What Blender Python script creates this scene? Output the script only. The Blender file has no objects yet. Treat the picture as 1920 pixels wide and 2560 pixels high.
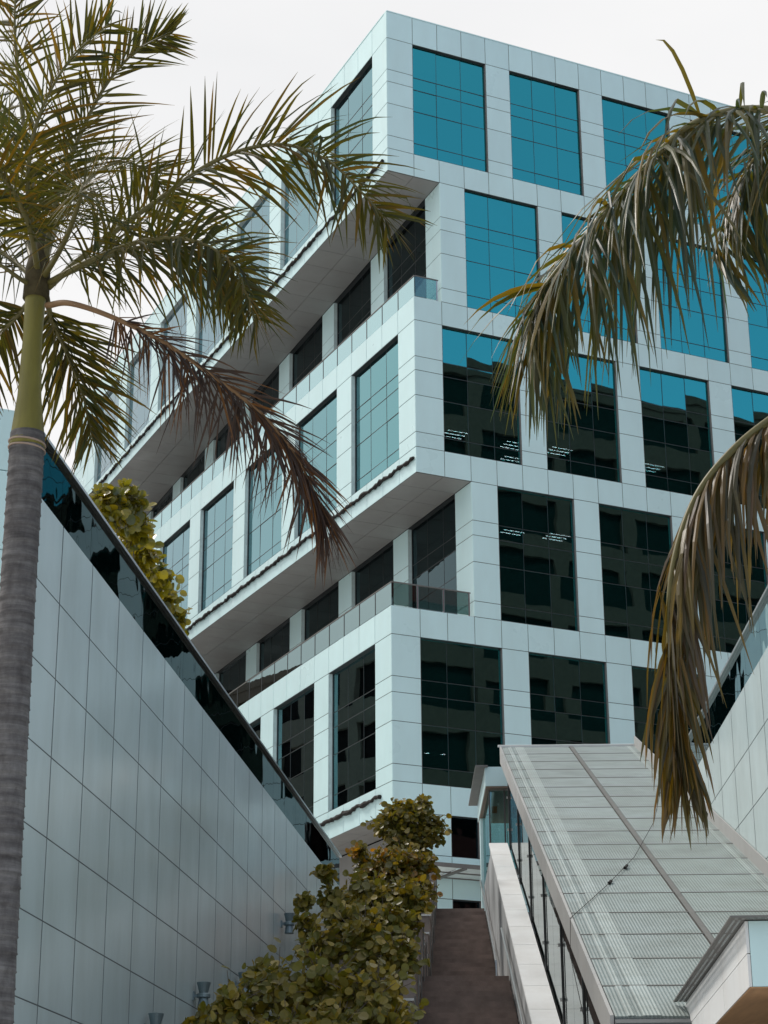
import bpy, math, random
from mathutils import Vector, Matrix
R = math.radians
random.seed(7)
scene = bpy.context.scene
COL = scene.collection

# ------------------------------------------------------------------ camera
PITCH, ROLL, FPX, CH = R(20.558), R(-0.396), 4924.46, 1.6      # FPX: focal length in pixels of the 1920x2560 photograph
cam_d = bpy.data.cameras.new('camera')
cam_d.sensor_width = 36.0
cam_d.lens = FPX / 2560 * 36.0
cam_d.clip_start, cam_d.clip_end = 0.1, 3000
cam = bpy.data.objects.new('camera', cam_d)
COL.objects.link(cam)
cam.matrix_world = Matrix.Translation((0, 0, CH)) @ Matrix.Rotation(R(90) + PITCH, 4, 'X') @ Matrix.Rotation(ROLL, 4, 'Z')
scene.camera = cam

# ------------------------------------------------------------------ sky, sun, exposure
SUN_AZ, SUN_EL = R(-58), R(52)          # from the left and ahead of the camera, behind thin haze
world = bpy.data.worlds.new('World')
scene.world = world
world.use_nodes = True
wn = world.node_tree
wn.nodes.clear()
w_out = wn.nodes.new('ShaderNodeOutputWorld')
w_bg = wn.nodes.new('ShaderNodeBackground')
w_sky = wn.nodes.new('ShaderNodeTexSky')
w_sky.sky_type = 'NISHITA'
w_sky.sun_disc = False
w_sky.sun_elevation = SUN_EL
w_sky.sun_rotation = SUN_AZ
w_sky.air_density, w_sky.dust_density, w_sky.ozone_density = 1.0, 1.5, 1.5
# hazy sky: milky white all round the sun, clearing to blue on the far side of the sky, with faint uneven cloud
w_tc = wn.nodes.new('ShaderNodeTexCoord')
w_dot = wn.nodes.new('ShaderNodeVectorMath'); w_dot.operation = 'DOT_PRODUCT'
w_dot.inputs[1].default_value = (math.sin(SUN_AZ) * math.cos(SUN_EL), math.cos(SUN_AZ) * math.cos(SUN_EL), math.sin(SUN_EL))
w_map = wn.nodes.new('ShaderNodeMapping')
w_map.inputs['Scale'].default_value = (1.0, 1.0, 2.2)
w_noise = wn.nodes.new('ShaderNodeTexNoise')
w_noise.inputs['Scale'].default_value = 2.4
w_noise.inputs['Detail'].default_value = 6
w_noise.inputs['Roughness'].default_value = 0.55
w_add = wn.nodes.new('ShaderNodeMath'); w_add.operation = 'MULTIPLY_ADD'
w_add.inputs[1].default_value = 0.5
w_ramp = wn.nodes.new('ShaderNodeMapRange'); w_ramp.interpolation_type = 'SMOOTHSTEP'
w_ramp.inputs['From Min'].default_value = 0.05
w_ramp.inputs['From Max'].default_value = 0.78
w_ramp.inputs['To Min'].default_value = 0.18
w_ramp.inputs['To Max'].default_value = 1.0
w_mix = wn.nodes.new('ShaderNodeMix')
w_mix.data_type = 'RGBA'
w_mix.inputs[7].default_value = (4.85, 4.84, 4.86, 1)
wn.links.new(w_tc.outputs['Generated'], w_dot.inputs[0])
wn.links.new(w_tc.outputs['Generated'], w_map.inputs['Vector'])
wn.links.new(w_map.outputs['Vector'], w_noise.inputs['Vector'])
wn.links.new(w_noise.outputs['Fac'], w_add.inputs[0])
wn.links.new(w_dot.outputs['Value'], w_add.inputs[2])
wn.links.new(w_add.outputs[0], w_ramp.inputs['Value'])
wn.links.new(w_ramp.outputs['Result'], w_mix.inputs[0])
w_n2 = wn.nodes.new('ShaderNodeTexNoise'); w_n2.inputs['Scale'].default_value = 3.0; w_n2.inputs['Detail'].default_value = 5
w_r2 = wn.nodes.new('ShaderNodeValToRGB')
w_r2.color_ramp.elements[0].position = 0.3; w_r2.color_ramp.elements[0].color = (4.5, 4.52, 4.58, 1)
w_r2.color_ramp.elements[1].position = 0.7; w_r2.color_ramp.elements[1].color = (5.1, 5.07, 5.05, 1)
wn.links.new(w_map.outputs['Vector'], w_n2.inputs['Vector'])
wn.links.new(w_n2.outputs['Fac'], w_r2.inputs['Fac'])
wn.links.new(w_r2.outputs['Color'], w_mix.inputs[7])
wn.links.new(w_sky.outputs['Color'], w_mix.inputs[6])
wn.links.new(w_mix.outputs[2], w_bg.inputs['Color'])
w_bg.inputs['Strength'].default_value = 0.15
wn.links.new(w_bg.outputs[0], w_out.inputs['Surface'])

sun_d = bpy.data.lights.new('sun', 'SUN')
sun_d.energy = 2.0
sun_d.angle = R(12)
sun_d.color = (1.0, 0.93, 0.86)
sun = bpy.data.objects.new('sun', sun_d)
COL.objects.link(sun)
sdir = Vector((math.sin(SUN_AZ) * math.cos(SUN_EL), math.cos(SUN_AZ) * math.cos(SUN_EL), math.sin(SUN_EL)))
sun.rotation_euler = sdir.to_track_quat('Z', 'Y').to_euler()

scene.view_settings.view_transform = 'Standard'
scene.view_settings.look = 'None'
scene.view_settings.gamma = 1.0
scene.view_settings.exposure = 0.37
scene.view_settings.use_curve_mapping = False
scene.cycles.max_bounces = 8
scene.cycles.transparent_max_bounces = 12
scene.cycles.use_denoising = True

# ------------------------------------------------------------------ helpers
CP, SP, CR, SR = math.cos(PITCH), math.sin(PITCH), math.cos(ROLL), math.sin(ROLL)
S = 1920 / 1659.0


def ray(x, y):
    a, b = (x - 960) / FPX, (y - 1280) / FPX
    A, B = CR * a + SR * b, -SR * a + CR * b
    return Vector((A, CP + B * SP, SP - B * CP))


def at(dx, dy, Y):
    """the place Y metres ahead that a survey mark of the photograph stands for (marks in 1659x2212 units)"""
    d = ray(dx * S, dy * S)
    return d * (Y / d.y) + Vector((0, 0, CH))


def proj(p):
    x, y, z = p[0], p[1], p[2] - CH
    yc, zc = y * CP + z * SP, -y * SP + z * CP
    return x / yc, -zc / yc, yc


def tag(o, label=None, cat=None, group=None, kind=None):
    if label: o['label'] = label
    if cat: o['category'] = cat
    if group: o['group'] = group
    if kind: o['kind'] = kind
    return o


def link(name, data, parent=None, mw=None):
    o = bpy.data.objects.new(name, data)
    COL.objects.link(o)
    if parent is not None:
        o.parent = parent
    if mw is not None:
        o.matrix_basis = mw
    return o


def empty(name, loc=(0, 0, 0), label=None, cat=None, group=None):
    """an Empty at a thing's base; parts hang below it in world coordinates through the parent inverse"""
    o = bpy.data.objects.new(name, None)
    o.empty_display_size = 0.3
    COL.objects.link(o)
    o.location = loc
    tag(o, label, cat, group)
    return o


def adopt(child, parent):
    child.parent = parent
    loc = parent.location if parent.type == 'EMPTY' else Vector((0, 0, 0))
    child.matrix_parent_inverse = Matrix.Translation(-Vector(loc)) if parent.type == 'EMPTY' else Matrix()
    return child


class MB:
    def __init__(s):
        s.v, s.f, s.m = [], [], []

    def quad(s, a, b, c, d, m=0):
        n = len(s.v)
        s.v += [tuple(a), tuple(b), tuple(c), tuple(d)]
        s.f.append((n, n + 1, n + 2, n + 3)); s.m.append(m)

    def poly(s, pts, m=0):
        n = len(s.v)
        s.v += [tuple(p) for p in pts]
        s.f.append(tuple(range(n, n + len(pts)))); s.m.append(m)

    def hexa(s, p, m=0):
        """8 corners: bottom 4 counter-clockwise, top 4"""
        n = len(s.v)
        s.v += [tuple(q) for q in p]
        for f in ((0, 3, 2, 1), (4, 5, 6, 7), (0, 1, 5, 4), (1, 2, 6, 5), (2, 3, 7, 6), (3, 0, 4, 7)):
            s.f.append(tuple(n + i for i in f)); s.m.append(m)

    def box(s, o, a, b, c, m=0):
        o, a, b, c = Vector(o), Vector(a), Vector(b), Vector(c)
        s.hexa((o, o + a, o + a + b, o + b, o + c, o + a + c, o + a + b + c, o + b + c), m)

    def prism(s, pts, z0, z1, m=0):
        n = len(pts)
        k = len(s.v)
        s.v += [(p[0], p[1], z0) for p in pts] + [(p[0], p[1], z1) for p in pts]
        s.f.append(tuple(k + i for i in reversed(range(n)))); s.m.append(m)
        s.f.append(tuple(k + n + i for i in range(n))); s.m.append(m)
        for i in range(n):
            j = (i + 1) % n
            s.f.append((k + i, k + j, k + n + j, k + n + i)); s.m.append(m)

    def tube(s, pts, rad, n=8, m=0, caps=True):
        pts = [Vector(p) for p in pts]
        if not isinstance(rad, (list, tuple)): rad = [rad] * len(pts)
        k = len(s.v)
        ref = Vector((0.31, 0.77, 0.55)).normalized()
        for i, p in enumerate(pts):
            t = (pts[min(i + 1, len(pts) - 1)] - pts[max(i - 1, 0)]).normalized()
            x = t.cross(ref)
            if x.length < 1e-3: x = t.cross(Vector((1, 0, 0)))
            x.normalize(); y = t.cross(x)
            for j in range(n):
                a = 2 * math.pi * j / n
                s.v.append(tuple(p + (x * math.cos(a) + y * math.sin(a)) * rad[i]))
        for i in range(len(pts) - 1):
            for j in range(n):
                a, b = k + i * n + j, k + i * n + (j + 1) % n
                s.f.append((a, b, b + n, a + n)); s.m.append(m)
        if caps:
            s.f.append(tuple(k + j for j in reversed(range(n)))); s.m.append(m)
            e = k + (len(pts) - 1) * n
            s.f.append(tuple(e + j for j in range(n))); s.m.append(m)

    def mesh(s, name, mats, smooth=False):
        me = bpy.data.meshes.new(name)
        me.from_pydata(s.v, [], s.f)
        for m in (mats if isinstance(mats, (list, tuple)) else [mats]): me.materials.append(m)
        if s.m and max(s.m) > 0: me.polygons.foreach_set('material_index', s.m)
        if smooth: me.polygons.foreach_set('use_smooth', [True] * len(me.polygons))
        me.update()
        return me

    def build(s, name, mats, parent=None, smooth=False):
        o = bpy.data.objects.new(name, s.mesh(name, mats, smooth))
        COL.objects.link(o)
        if parent is not None: adopt(o, parent)
        return o


# ------------------------------------------------------------------ materials
def new_mat(name):
    m = bpy.data.materials.new(name)
    m.use_nodes = True
    nt = m.node_tree
    nt.nodes.clear()
    out = nt.nodes.new('ShaderNodeOutputMaterial')
    return m, nt, out


def principled(nt, col, rough, metal=0.0, spec=0.5):
    b = nt.nodes.new('ShaderNodeBsdfPrincipled')
    b.inputs['Base Color'].default_value = (*col, 1)
    b.inputs['Roughness'].default_value = rough
    b.inputs['Metallic'].default_value = metal
    b.inputs['Specular IOR Level'].default_value = spec
    return b


def noise(nt, scale, detail=4, rough=0.6, space='Object', stretch=None):
    tc = nt.nodes.new('ShaderNodeTexCoord')
    n = nt.nodes.new('ShaderNodeTexNoise')
    n.inputs['Scale'].default_value = scale
    n.inputs['Detail'].default_value = detail
    n.inputs['Roughness'].default_value = rough
    if space == 'World':
        g = nt.nodes.new('ShaderNodeNewGeometry'); src = g.outputs['Position']
    else:
        src = tc.outputs[space]
    if stretch:
        mp = nt.nodes.new('ShaderNodeMapping')
        mp.inputs['Scale'].default_value = stretch
        nt.links.new(src, mp.inputs['Vector']); src = mp.outputs['Vector']
    nt.links.new(src, n.inputs['Vector'])
    return n


def ramp(nt, fac, stops):
    r = nt.nodes.new('ShaderNodeValToRGB')
    els = r.color_ramp.elements
    while len(els) < len(stops): els.new(0.5)
    for e, (p, c) in zip(els, stops):
        e.position = p; e.color = (*c, 1)
    nt.links.new(fac, r.inputs['Fac'])
    return r


def mulcol(nt, a, b):
    m = nt.nodes.new('ShaderNodeMix'); m.data_type = 'RGBA'; m.blend_type = 'MULTIPLY'
    m.inputs[0].default_value = 1.0
    nt.links.new(a, m.inputs[6]); nt.links.new(b, m.inputs[7])
    return m.outputs[2]


def simple(name, col, rough=0.5, metal=0.0, spec=0.5, var=0.12, scale=3.0, bump=0.0, bscale=30, space='World', stretch=None):
    m, nt, out = new_mat(name)
    b = principled(nt, col, rough, metal, spec)
    n = noise(nt, scale, 5, 0.6, space, stretch)
    lo = tuple(max(0, c * (1 - var)) for c in col); hi = tuple(min(1, c * (1 + var)) for c in col)
    r = ramp(nt, n.outputs['Fac'], [(0.3, lo), (0.7, hi)])
    nt.links.new(r.outputs['Color'], b.inputs['Base Color'])
    if bump:
        n2 = noise(nt, bscale, 3, 0.6, space)
        bp = nt.nodes.new('ShaderNodeBump'); bp.inputs['Strength'].default_value = bump; bp.inputs['Distance'].default_value = 0.02
        nt.links.new(n2.outputs['Fac'], bp.inputs['Height']); nt.links.new(bp.outputs['Normal'], b.inputs['Normal'])
    nt.links.new(b.outputs[0], out.inputs['Surface'])
    return m


def cladding(name, col, rough=0.34, streak=0.10):
    """composite metal sheet: each sheet a touch different, faint vertical rain streaks, slight oil-canning"""
    m, nt, out = new_mat(name)
    b = principled(nt, col, rough, 0.0, 0.5)
    oi = nt.nodes.new('ShaderNodeObjectInfo')
    r1 = ramp(nt, oi.outputs['Random'], [(0.0, (0.93, 0.935, 0.94)), (1.0, (1.0, 1.0, 1.0))])
    n = noise(nt, 0.7, 5, 0.6, 'World', (1.6, 1.6, 0.5))
    r2 = ramp(nt, n.outputs['Fac'], [(0.28, (1 - streak * 0.9, 1 - streak, 1 - streak * 1.1)), (0.62, (1, 1, 1))])
    base = nt.nodes.new('ShaderNodeRGB'); base.outputs[0].default_value = (*col, 1)
    c = mulcol(nt, mulcol(nt, base.outputs[0], r1.outputs['Color']), r2.outputs['Color'])
    nt.links.new(c, b.inputs['Base Color'])
    nr = noise(nt, 0.35, 4, 0.6, 'World')
    mr = nt.nodes.new('ShaderNodeMapRange'); mr.inputs['From Min'].default_value = 0.35; mr.inputs['From Max'].default_value = 0.65
    mr.inputs['To Min'].default_value = rough * 0.75; mr.inputs['To Max'].default_value = rough * 1.6
    nt.links.new(nr.outputs['Fac'], mr.inputs['Value']); nt.links.new(mr.outputs['Result'], b.inputs['Roughness'])
    n3 = noise(nt, 0.55, 2, 0.5, 'World')
    bp = nt.nodes.new('ShaderNodeBump'); bp.inputs['Strength'].default_value = 0.25; bp.inputs['Distance'].default_value = 0.02
    nt.links.new(n3.outputs['Fac'], bp.inputs['Height']); nt.links.new(bp.outputs['Normal'], b.inputs['Normal'])
    nt.links.new(b.outputs[0], out.inputs['Surface'])
    return m


def tinted_glass(name, face, edge, trans, fmin=0.30, wave=0.35, wscale=0.8, dist=0.02, mid=None):
    return _tinted_glass(name, face, edge, trans, fmin, wave, wscale, dist, mid)


def _tinted_glass(name, face, edge, trans, fmin, wave, wscale, dist, mid):
    """coated office glass: coloured mirror face on, whiter towards grazing, a little see-through"""
    m, nt, out = new_mat(name)
    lw = nt.nodes.new('ShaderNodeLayerWeight'); lw.inputs['Blend'].default_value = 0.35
    mixc = ramp(nt, lw.outputs['Facing'], [(0.26, face), (0.58, mid or edge), (0.76, edge)])
    gl = nt.nodes.new('ShaderNodeBsdfGlossy'); gl.inputs['Roughness'].default_value = 0.012
    nt.links.new(mixc.outputs['Color'], gl.inputs['Color'])
    tr = nt.nodes.new('ShaderNodeBsdfTransparent'); tr.inputs['Color'].default_value = (*trans, 1)
    n = noise(nt, wscale, 2, 0.5, 'World')
    oi = nt.nodes.new('ShaderNodeObjectInfo')
    ad = nt.nodes.new('ShaderNodeMath'); ad.operation = 'ADD'
    nt.links.new(n.outputs['Fac'], ad.inputs[0]); nt.links.new(oi.outputs['Random'], ad.inputs[1])
    bp = nt.nodes.new('ShaderNodeBump'); bp.inputs['Strength'].default_value = wave; bp.inputs['Distance'].default_value = dist
    nt.links.new(ad.outputs[0], bp.inputs['Height']); nt.links.new(bp.outputs['Normal'], gl.inputs['Normal'])
    mr = nt.nodes.new('ShaderNodeMapRange')
    mr.inputs['To Min'].default_value = fmin; mr.inputs['To Max'].default_value = 0.97
    nt.links.new(lw.outputs['Fresnel'], mr.inputs['Value'])
    mx = nt.nodes.new('ShaderNodeMixShader')
    nt.links.new(mr.outputs['Result'], mx.inputs[0]); nt.links.new(tr.outputs[0], mx.inputs[1]); nt.links.new(gl.outputs[0], mx.inputs[2])
    nt.links.new(mx.outputs[0], out.inputs['Surface'])
    return m


def leaf_mat(name, cols, trans, rough=0.4, mixf=0.4, spec=0.5):
    """thin leaf: every blade its own shade, glossy skin, light glowing through"""
    m, nt, out = new_mat(name)
    g = nt.nodes.new('ShaderNodeNewGeometry')
    oi = nt.nodes.new('ShaderNodeObjectInfo')
    ad = nt.nodes.new('ShaderNodeMath'); ad.operation = 'ADD'
    fr = nt.nodes.new('ShaderNodeMath'); fr.operation = 'FRACT'
    nt.links.new(g.outputs['Random Per Island'], ad.inputs[0]); nt.links.new(oi.outputs['Random'], ad.inputs[1])
    nt.links.new(ad.outputs[0], fr.inputs[0])
    k = len(cols)
    r = ramp(nt, fr.outputs[0], [(i / max(1, k - 1), c) for i, c in enumerate(cols)])
    b = principled(nt, cols[0], rough, 0, spec)
    nt.links.new(r.outputs['Color'], b.inputs['Base Color'])
    t = nt.nodes.new('ShaderNodeBsdfTranslucent')
    tc = nt.nodes.new('ShaderNodeRGB'); tc.outputs[0].default_value = (*trans, 1)
    nt.links.new(mulcol(nt, r.outputs['Color'], tc.outputs[0]), t.inputs['Color'])
    mx = nt.nodes.new('ShaderNodeMixShader'); mx.inputs[0].default_value = mixf
    nt.links.new(b.outputs[0], mx.inputs[1]); nt.links.new(t.outputs[0], mx.inputs[2])
    nt.links.new(mx.outputs[0], out.inputs['Surface'])
    return m


M_CLAD = cladding('pale_cladding', (0.605, 0.82, 0.835), 0.36, 0.06)
M_WALL = cladding('wall_cladding', (0.56, 0.675, 0.685), 0.17, 0.13)
M_COPE = cladding('coping_stone', (0.74, 0.76, 0.76), 0.5, 0.16)
M_BACK = simple('joint_backing', (0.10, 0.11, 0.115), 0.8)
M_REVEAL = simple('reveal_metal', (0.33, 0.37, 0.38), 0.5)
M_REVEAL2 = simple('dull_reveal', (0.20, 0.19, 0.185), 0.9, 0, 0.05)
M_MATT = simple('matt_reveal', (0.50, 0.60, 0.61), 0.9, 0, 0.05)
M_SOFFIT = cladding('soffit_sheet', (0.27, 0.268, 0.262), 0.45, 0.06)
M_FRAME = simple('dark_frame', (0.030, 0.034, 0.036), 0.4)
M_GLASS = tinted_glass('office_glass', (0.11, 0.82, 0.82), (0.95, 0.945, 0.945), (0.26, 0.27, 0.27), 0.5, 0.3, 0.30, 0.03, (0.52, 0.70, 0.77))
M_SHADED = tinted_glass('shaded_glass', (0.10, 0.30, 0.36), (0.40, 0.48, 0.50), (0.08, 0.11, 0.12), 0.20)  # darker copy of the office glass, with recess shade in its colour
M_RAILG = tinted_glass('rail_glass', (0.45, 0.68, 0.70), (0.50, 0.68, 0.70), (0.62, 0.80, 0.79), 0.14, 0.1)
M_RAILC = tinted_glass('grey_rail_glass', (0.40, 0.55, 0.56), (0.26, 0.34, 0.34), (0.46, 0.57, 0.56), 0.08, 0.1)
M_DARKG = tinted_glass('dark_parapet_glass', (0.24, 0.34, 0.37), (0.42, 0.50, 0.52), (0.035, 0.045, 0.048), 0.16, 0.4, 0.6, 0.03)
M_CLEAR = tinted_glass('clear_glass', (0.6, 0.75, 0.76), (0.75, 0.8, 0.8), (0.50, 0.58, 0.57), 0.10, 0.05)
M_STEEL = simple('brushed_steel', (0.55, 0.56, 0.56), 0.28, 1.0, 0.5, 0.06)
M_INT = simple('dim_interior', (0.022, 0.021, 0.021), 0.9, 0, 0.1)
M_CABLE = simple('rope_cable', (0.012, 0.010, 0.009), 0.9)
M_STONE = simple('brown_granite', (0.205, 0.160, 0.140), 0.85, 0, 0.35, 0.25, 2.5, 0.2, 40)
M_PLANTER = simple('planter_render', (0.26, 0.22, 0.20), 0.8, 0, 0.3, 0.2, 1.5)
M_SOIL = simple('soil', (0.05, 0.04, 0.03), 0.95)
M_PAVE = simple('pale_paving', (0.55, 0.55, 0.53), 0.8, 0, 0.4, 0.1, 0.8)
M_BROWN = simple('brown_soffit', (0.22, 0.155, 0.115), 0.6, 0, 0.4, 0.1)
M_PERF = simple('grey_metal', (0.15, 0.145, 0.137), 0.55, 0.2)
M_LAMP = simple('lamp_metal', (0.20, 0.26, 0.28), 0.42, 0.5, 0.5, 0.08)


def emission(name, col, st):
    m, nt, out = new_mat(name)
    e = nt.nodes.new('ShaderNodeEmission')
    e.inputs['Color'].default_value = (*col, 1); e.inputs['Strength'].default_value = st
    nt.links.new(e.outputs[0], out.inputs['Surface'])
    return m


M_TUBE = emission('lit_tube', (0.85, 0.95, 1.0), 20)
M_SPOT = emission('lit_spot', (0.9, 0.95, 1.0), 25)
M_WARM = emission('warm_downlight', (1.0, 0.72, 0.4), 12)

# ------------------------------------------------------------------ ground and terrace
g = MB()
g.box((-600, -600, -0.5), (1200, 0, 0), (0, 1600, 0), (0, 0, 0.5))
tag(g.build('ground', M_PAVE), kind='structure')

# ------------------------------------------------------------------ office tower
MOD = 1.2                                       # width of one cladding module on the wide front
VM = 1.275 * MOD                                # and on the side
TH = R(25.7404)
UX = Vector((math.cos(TH), math.sin(TH), 0))    # along the front, away to the right
VX = Vector((-math.sin(TH), math.cos(TH), 0))   # along the side, away to the left
O = Vector((0.2947, 72.4886, 0))
ZU = Vector((0, 0, 1))
AT, AWT, AWB, R2T, R2B, BWT, BWB, R4T, R4B, CWT, CWB, CBT = 52.02, 50.68, 45.21, 44.13, 38.49, 37.41, 31.78, 30.67, 24.95, 23.80, 18.06, 16.93
FR = (0.0, 0.290, 0.400, 0.597, 0.885, 1.0)      # sheet joints and glazing bars over a window's height
UEND = 21
# side planes: corner offset along the front in modules, deviation from square in degrees
SIDE = {'A': (-0.04, 1.08, 31), 'R2': (2.0, 2.72, 31), 'B': (0.93, -0.30, 25), 'R4': (3.0, 1.42, 22), 'C': (-0.04, 0.9, 20)}


def side_frame(b):
    u0, dv, n = SIDE[b]
    d = R(dv)
    along = VX * math.cos(d) + UX * math.sin(d)
    inward = UX * math.cos(d) - VX * math.sin(d)
    return O + UX * u0 * MOD, along, inward


tower = empty('office_tower', O + Vector((0, 0, 11.25)), 'tall pale teal office tower with stepped side blocks and large square windows', 'office building')
pieces = []          # (area, name, mesh key, matrix)
mesh_cache = {}


def unit_sheet(w, h, t, mat, name):
    key = (round(w, 3), round(h, 3), round(t, 3), mat.name)
    if key not in mesh_cache:
        b = MB()
        c = min(0.006, w / 8, t * 0.45)
        # chamfered front edge so that sheets catch light along their rims
        b.v = [(0, c, 0), (w, c, 0), (w, c, h), (0, c, h), (c, 0, c), (w - c, 0, c), (w - c, 0, h - c), (c, 0, h - c),
               (0, t, 0), (w, t, 0), (w, t, h), (0, t, h)]
        b.f = [(4, 5, 6, 7), (0, 1, 5, 4), (1, 2, 6, 5), (2, 3, 7, 6), (3, 0, 4, 7), (0, 8, 9, 1), (1, 9, 10, 2), (2, 10, 11, 3), (3, 11, 8, 0), (8, 11, 10, 9)]
        b.m = [0] * 10
        mesh_cache[key] = b.mesh(name, mat)
    return mesh_cache[key]


def frame_mat(p, a, inward):
    return Matrix(((a.x, inward.x, 0, p.x), (a.y, inward.y, 0, p.y), (a.z, inward.z, 1, p.z), (0, 0, 0, 1)))


def img_area(p, a, w, h):
    q = [proj(p), proj(p + a * w), proj(p + a * w + ZU * h), proj(p + ZU * h)]
    if min(x[2] for x in q) < 1: return 0
    ar = 0
    for i in range(4):
        j = (i + 1) % 4
        ar += q[i][0] * q[j][1] - q[j][0] * q[i][1]
    cx, cy = sum(x[0] for x in q) / 4, sum(x[1] for x in q) / 4
    if abs(cx) > 0.21 or abs(cy) > 0.275: return 0
    return abs(ar) / 2


GAP = 0.026


def sheet(p, a, inward, w, h, mat=M_CLAD, t=0.014):
    pieces.append((img_area(p, a, w, h), p + a * (GAP / 2) + ZU * (GAP / 2), a, inward, w - GAP, h - GAP, t, mat))


back = MB()          # dark carcass behind the open joints
windows = []         # (area, p, a, inward, w, h, kind)


def strip(org, run, a, inward, edges, z0, z1, sgn):
    """a row of sheets between the given distances from the corner"""
    for e0, e1 in zip(edges[:-1], edges[1:]):
        s = e0 if sgn > 0 else e1
        sheet(org + run * s + ZU * z0, a, inward, e1 - e0, z1 - z0)
    s = edges[0] + 0.05 if sgn > 0 else edges[-1]
    back.box(org + run * s + inward * 0.016 + ZU * (z0 + 0.004), a * (edges[-1] - edges[0] - 0.05), inward * 0.22, ZU * (z1 - z0 - 0.008))


def middle(org, run, a, inward, edges, first, z0, z1, sgn, kind):
    """piers of five sheets and windows three modules wide; 'first' is the index of the first window's left module"""
    i, n = 0, len(edges) - 1
    while i < n:
        k = i - first
        if k >= 0 and k % 4 == 0 and i + 3 <= n:
            s = edges[i] if sgn > 0 else edges[i + 3]
            w = edges[i + 3] - edges[i]
            windows.append((img_area(org + run * s + ZU * z0, a, w, z1 - z0), org + run * s + ZU * z0, a, inward, w, z1 - z0, kind))
            i += 3
        else:
            s = edges[i] if sgn > 0 else edges[i + 1]
            w = edges[i + 1] - edges[i]
            for f0, f1 in zip(FR[:-1], FR[1:]):
                zt, zb = z1 - (z1 - z0) * f0, z1 - (z1 - z0) * f1
                sheet(org + run * s + ZU * zb, a, inward, w, zt - zb)
            ins = 0.05 if i == 0 else 0.0
            back.box(org + run * (s + (ins if sgn > 0 else 0)) + inward * 0.016 + ZU * (z0 - 0.002), a * (w - ins), inward * 0.24, ZU * (z1 - z0 + 0.004))
            i += 1


# the wide front, all blocks in one plane
rows = [('A', AT, AWT, AWB, R2T, 1), ('R2', None, R2T, R2B, None, 3), ('B', R2B, BWT, BWB, R4T, 2), ('R4', None, R4T, R4B, None, 4), ('C', R4B, CWT, CWB, CBT, 1)]
for nm, zt, wt, wb, zb, first in rows:
    u0 = SIDE[nm][0]
    k0 = math.floor(u0 + 0.5) + 1
    edges = [u0 * MOD] + [k * MOD for k in range(k0, UEND + 1)]
    base = k0 - 1
    if zt: strip(O, UX, UX, VX, edges, wt, zt, 1)
    middle(O, UX, UX, VX, edges, first - base, wb, wt, 1, 'office')
    if zb: strip(O, UX, UX, VX, edges, zb, wb, 1)
# the stepped side
for nm, zt, wt, wb, zb, first in rows:
    org, run, inw = side_frame(nm)
    edges = [0.004] + [k * VM for k in range(1, SIDE[nm][2] + 1)]
    a = -run
    if zt: strip(org, run, a, inw, edges, wt, zt, -1)
    middle(org, run, a, inw, edges, 1, wb, wt, -1, 'office' if zt else 'recess')
    if zb: strip(org, run, a, inw, edges, zb, wb, -1)

# lower storey below the last overhang
DT, DB = CBT, 11.25
UD = 1.0
edges = [UD * MOD] + [k * MOD for k in range(2, UEND + 1)]
for z0, z1 in ((15.39, 16.93),):
    for e0, e1 in zip(edges[:-1], edges[1:]):
        k = round(e0 / MOD)
        if k in (2, 6, 10, 14):
            windows.append((img_area(O + UX * e0 + ZU * z0, UX, MOD, z1 - z0), O + UX * e0 + ZU * z0, UX, VX, MOD, z1 - z0, 'small'))
        else:
            sheet(O + UX * e0 + ZU * z0, UX, VX, MOD, z1 - z0)
            back.box(O + UX * e0 + VX * 0.016 + ZU * z0, UX * MOD, VX * 0.22, ZU * (z1 - z0))
strip(O, UX, UX, VX, edges, 14.72, 15.39, 1)
strip(O, UX, UX, VX, edges, 13.80, 14.72, 1)
for e0, e1 in zip(edges[:-1], edges[1:]):
    k = round(e0 / MOD)
    if k in (2, 3, 6, 7):
        windows.append((img_area(O + UX * e0 + ZU * 11.3, UX, MOD, 2.5), O + UX * e0 + ZU * 11.3, UX, VX, MOD, 2.5, 'door'))
    else:
        for z0, z1 in ((11.27, 12.5), (12.5, 13.2), (13.2, 13.8)):
            sheet(O + UX * e0 + ZU * z0, UX, VX, MOD, z1 - z0)
        back.box(O + UX * e0 + VX * 0.016 + ZU * 11.26, UX * MOD, VX * 0.22, ZU * 2.54)
# its side wall under the overhang
orgd = O + UX * 1.62 * MOD + VX * 0.3
for k in range(0, 16):
    for z0, z1 in ((11.27, 12.6), (12.6, 14.0), (14.0, 15.4), (15.4, 16.9)):
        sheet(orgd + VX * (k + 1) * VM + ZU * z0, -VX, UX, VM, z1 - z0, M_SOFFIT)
back.box(orgd + UX * 0.016 + ZU * 11.26, VX * 16 * VM, UX * 0.2, ZU * 5.6)

back.build('carcass', M_BACK, tower)

# soffits of the overhanging blocks, sheet by sheet
soffits = []


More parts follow.
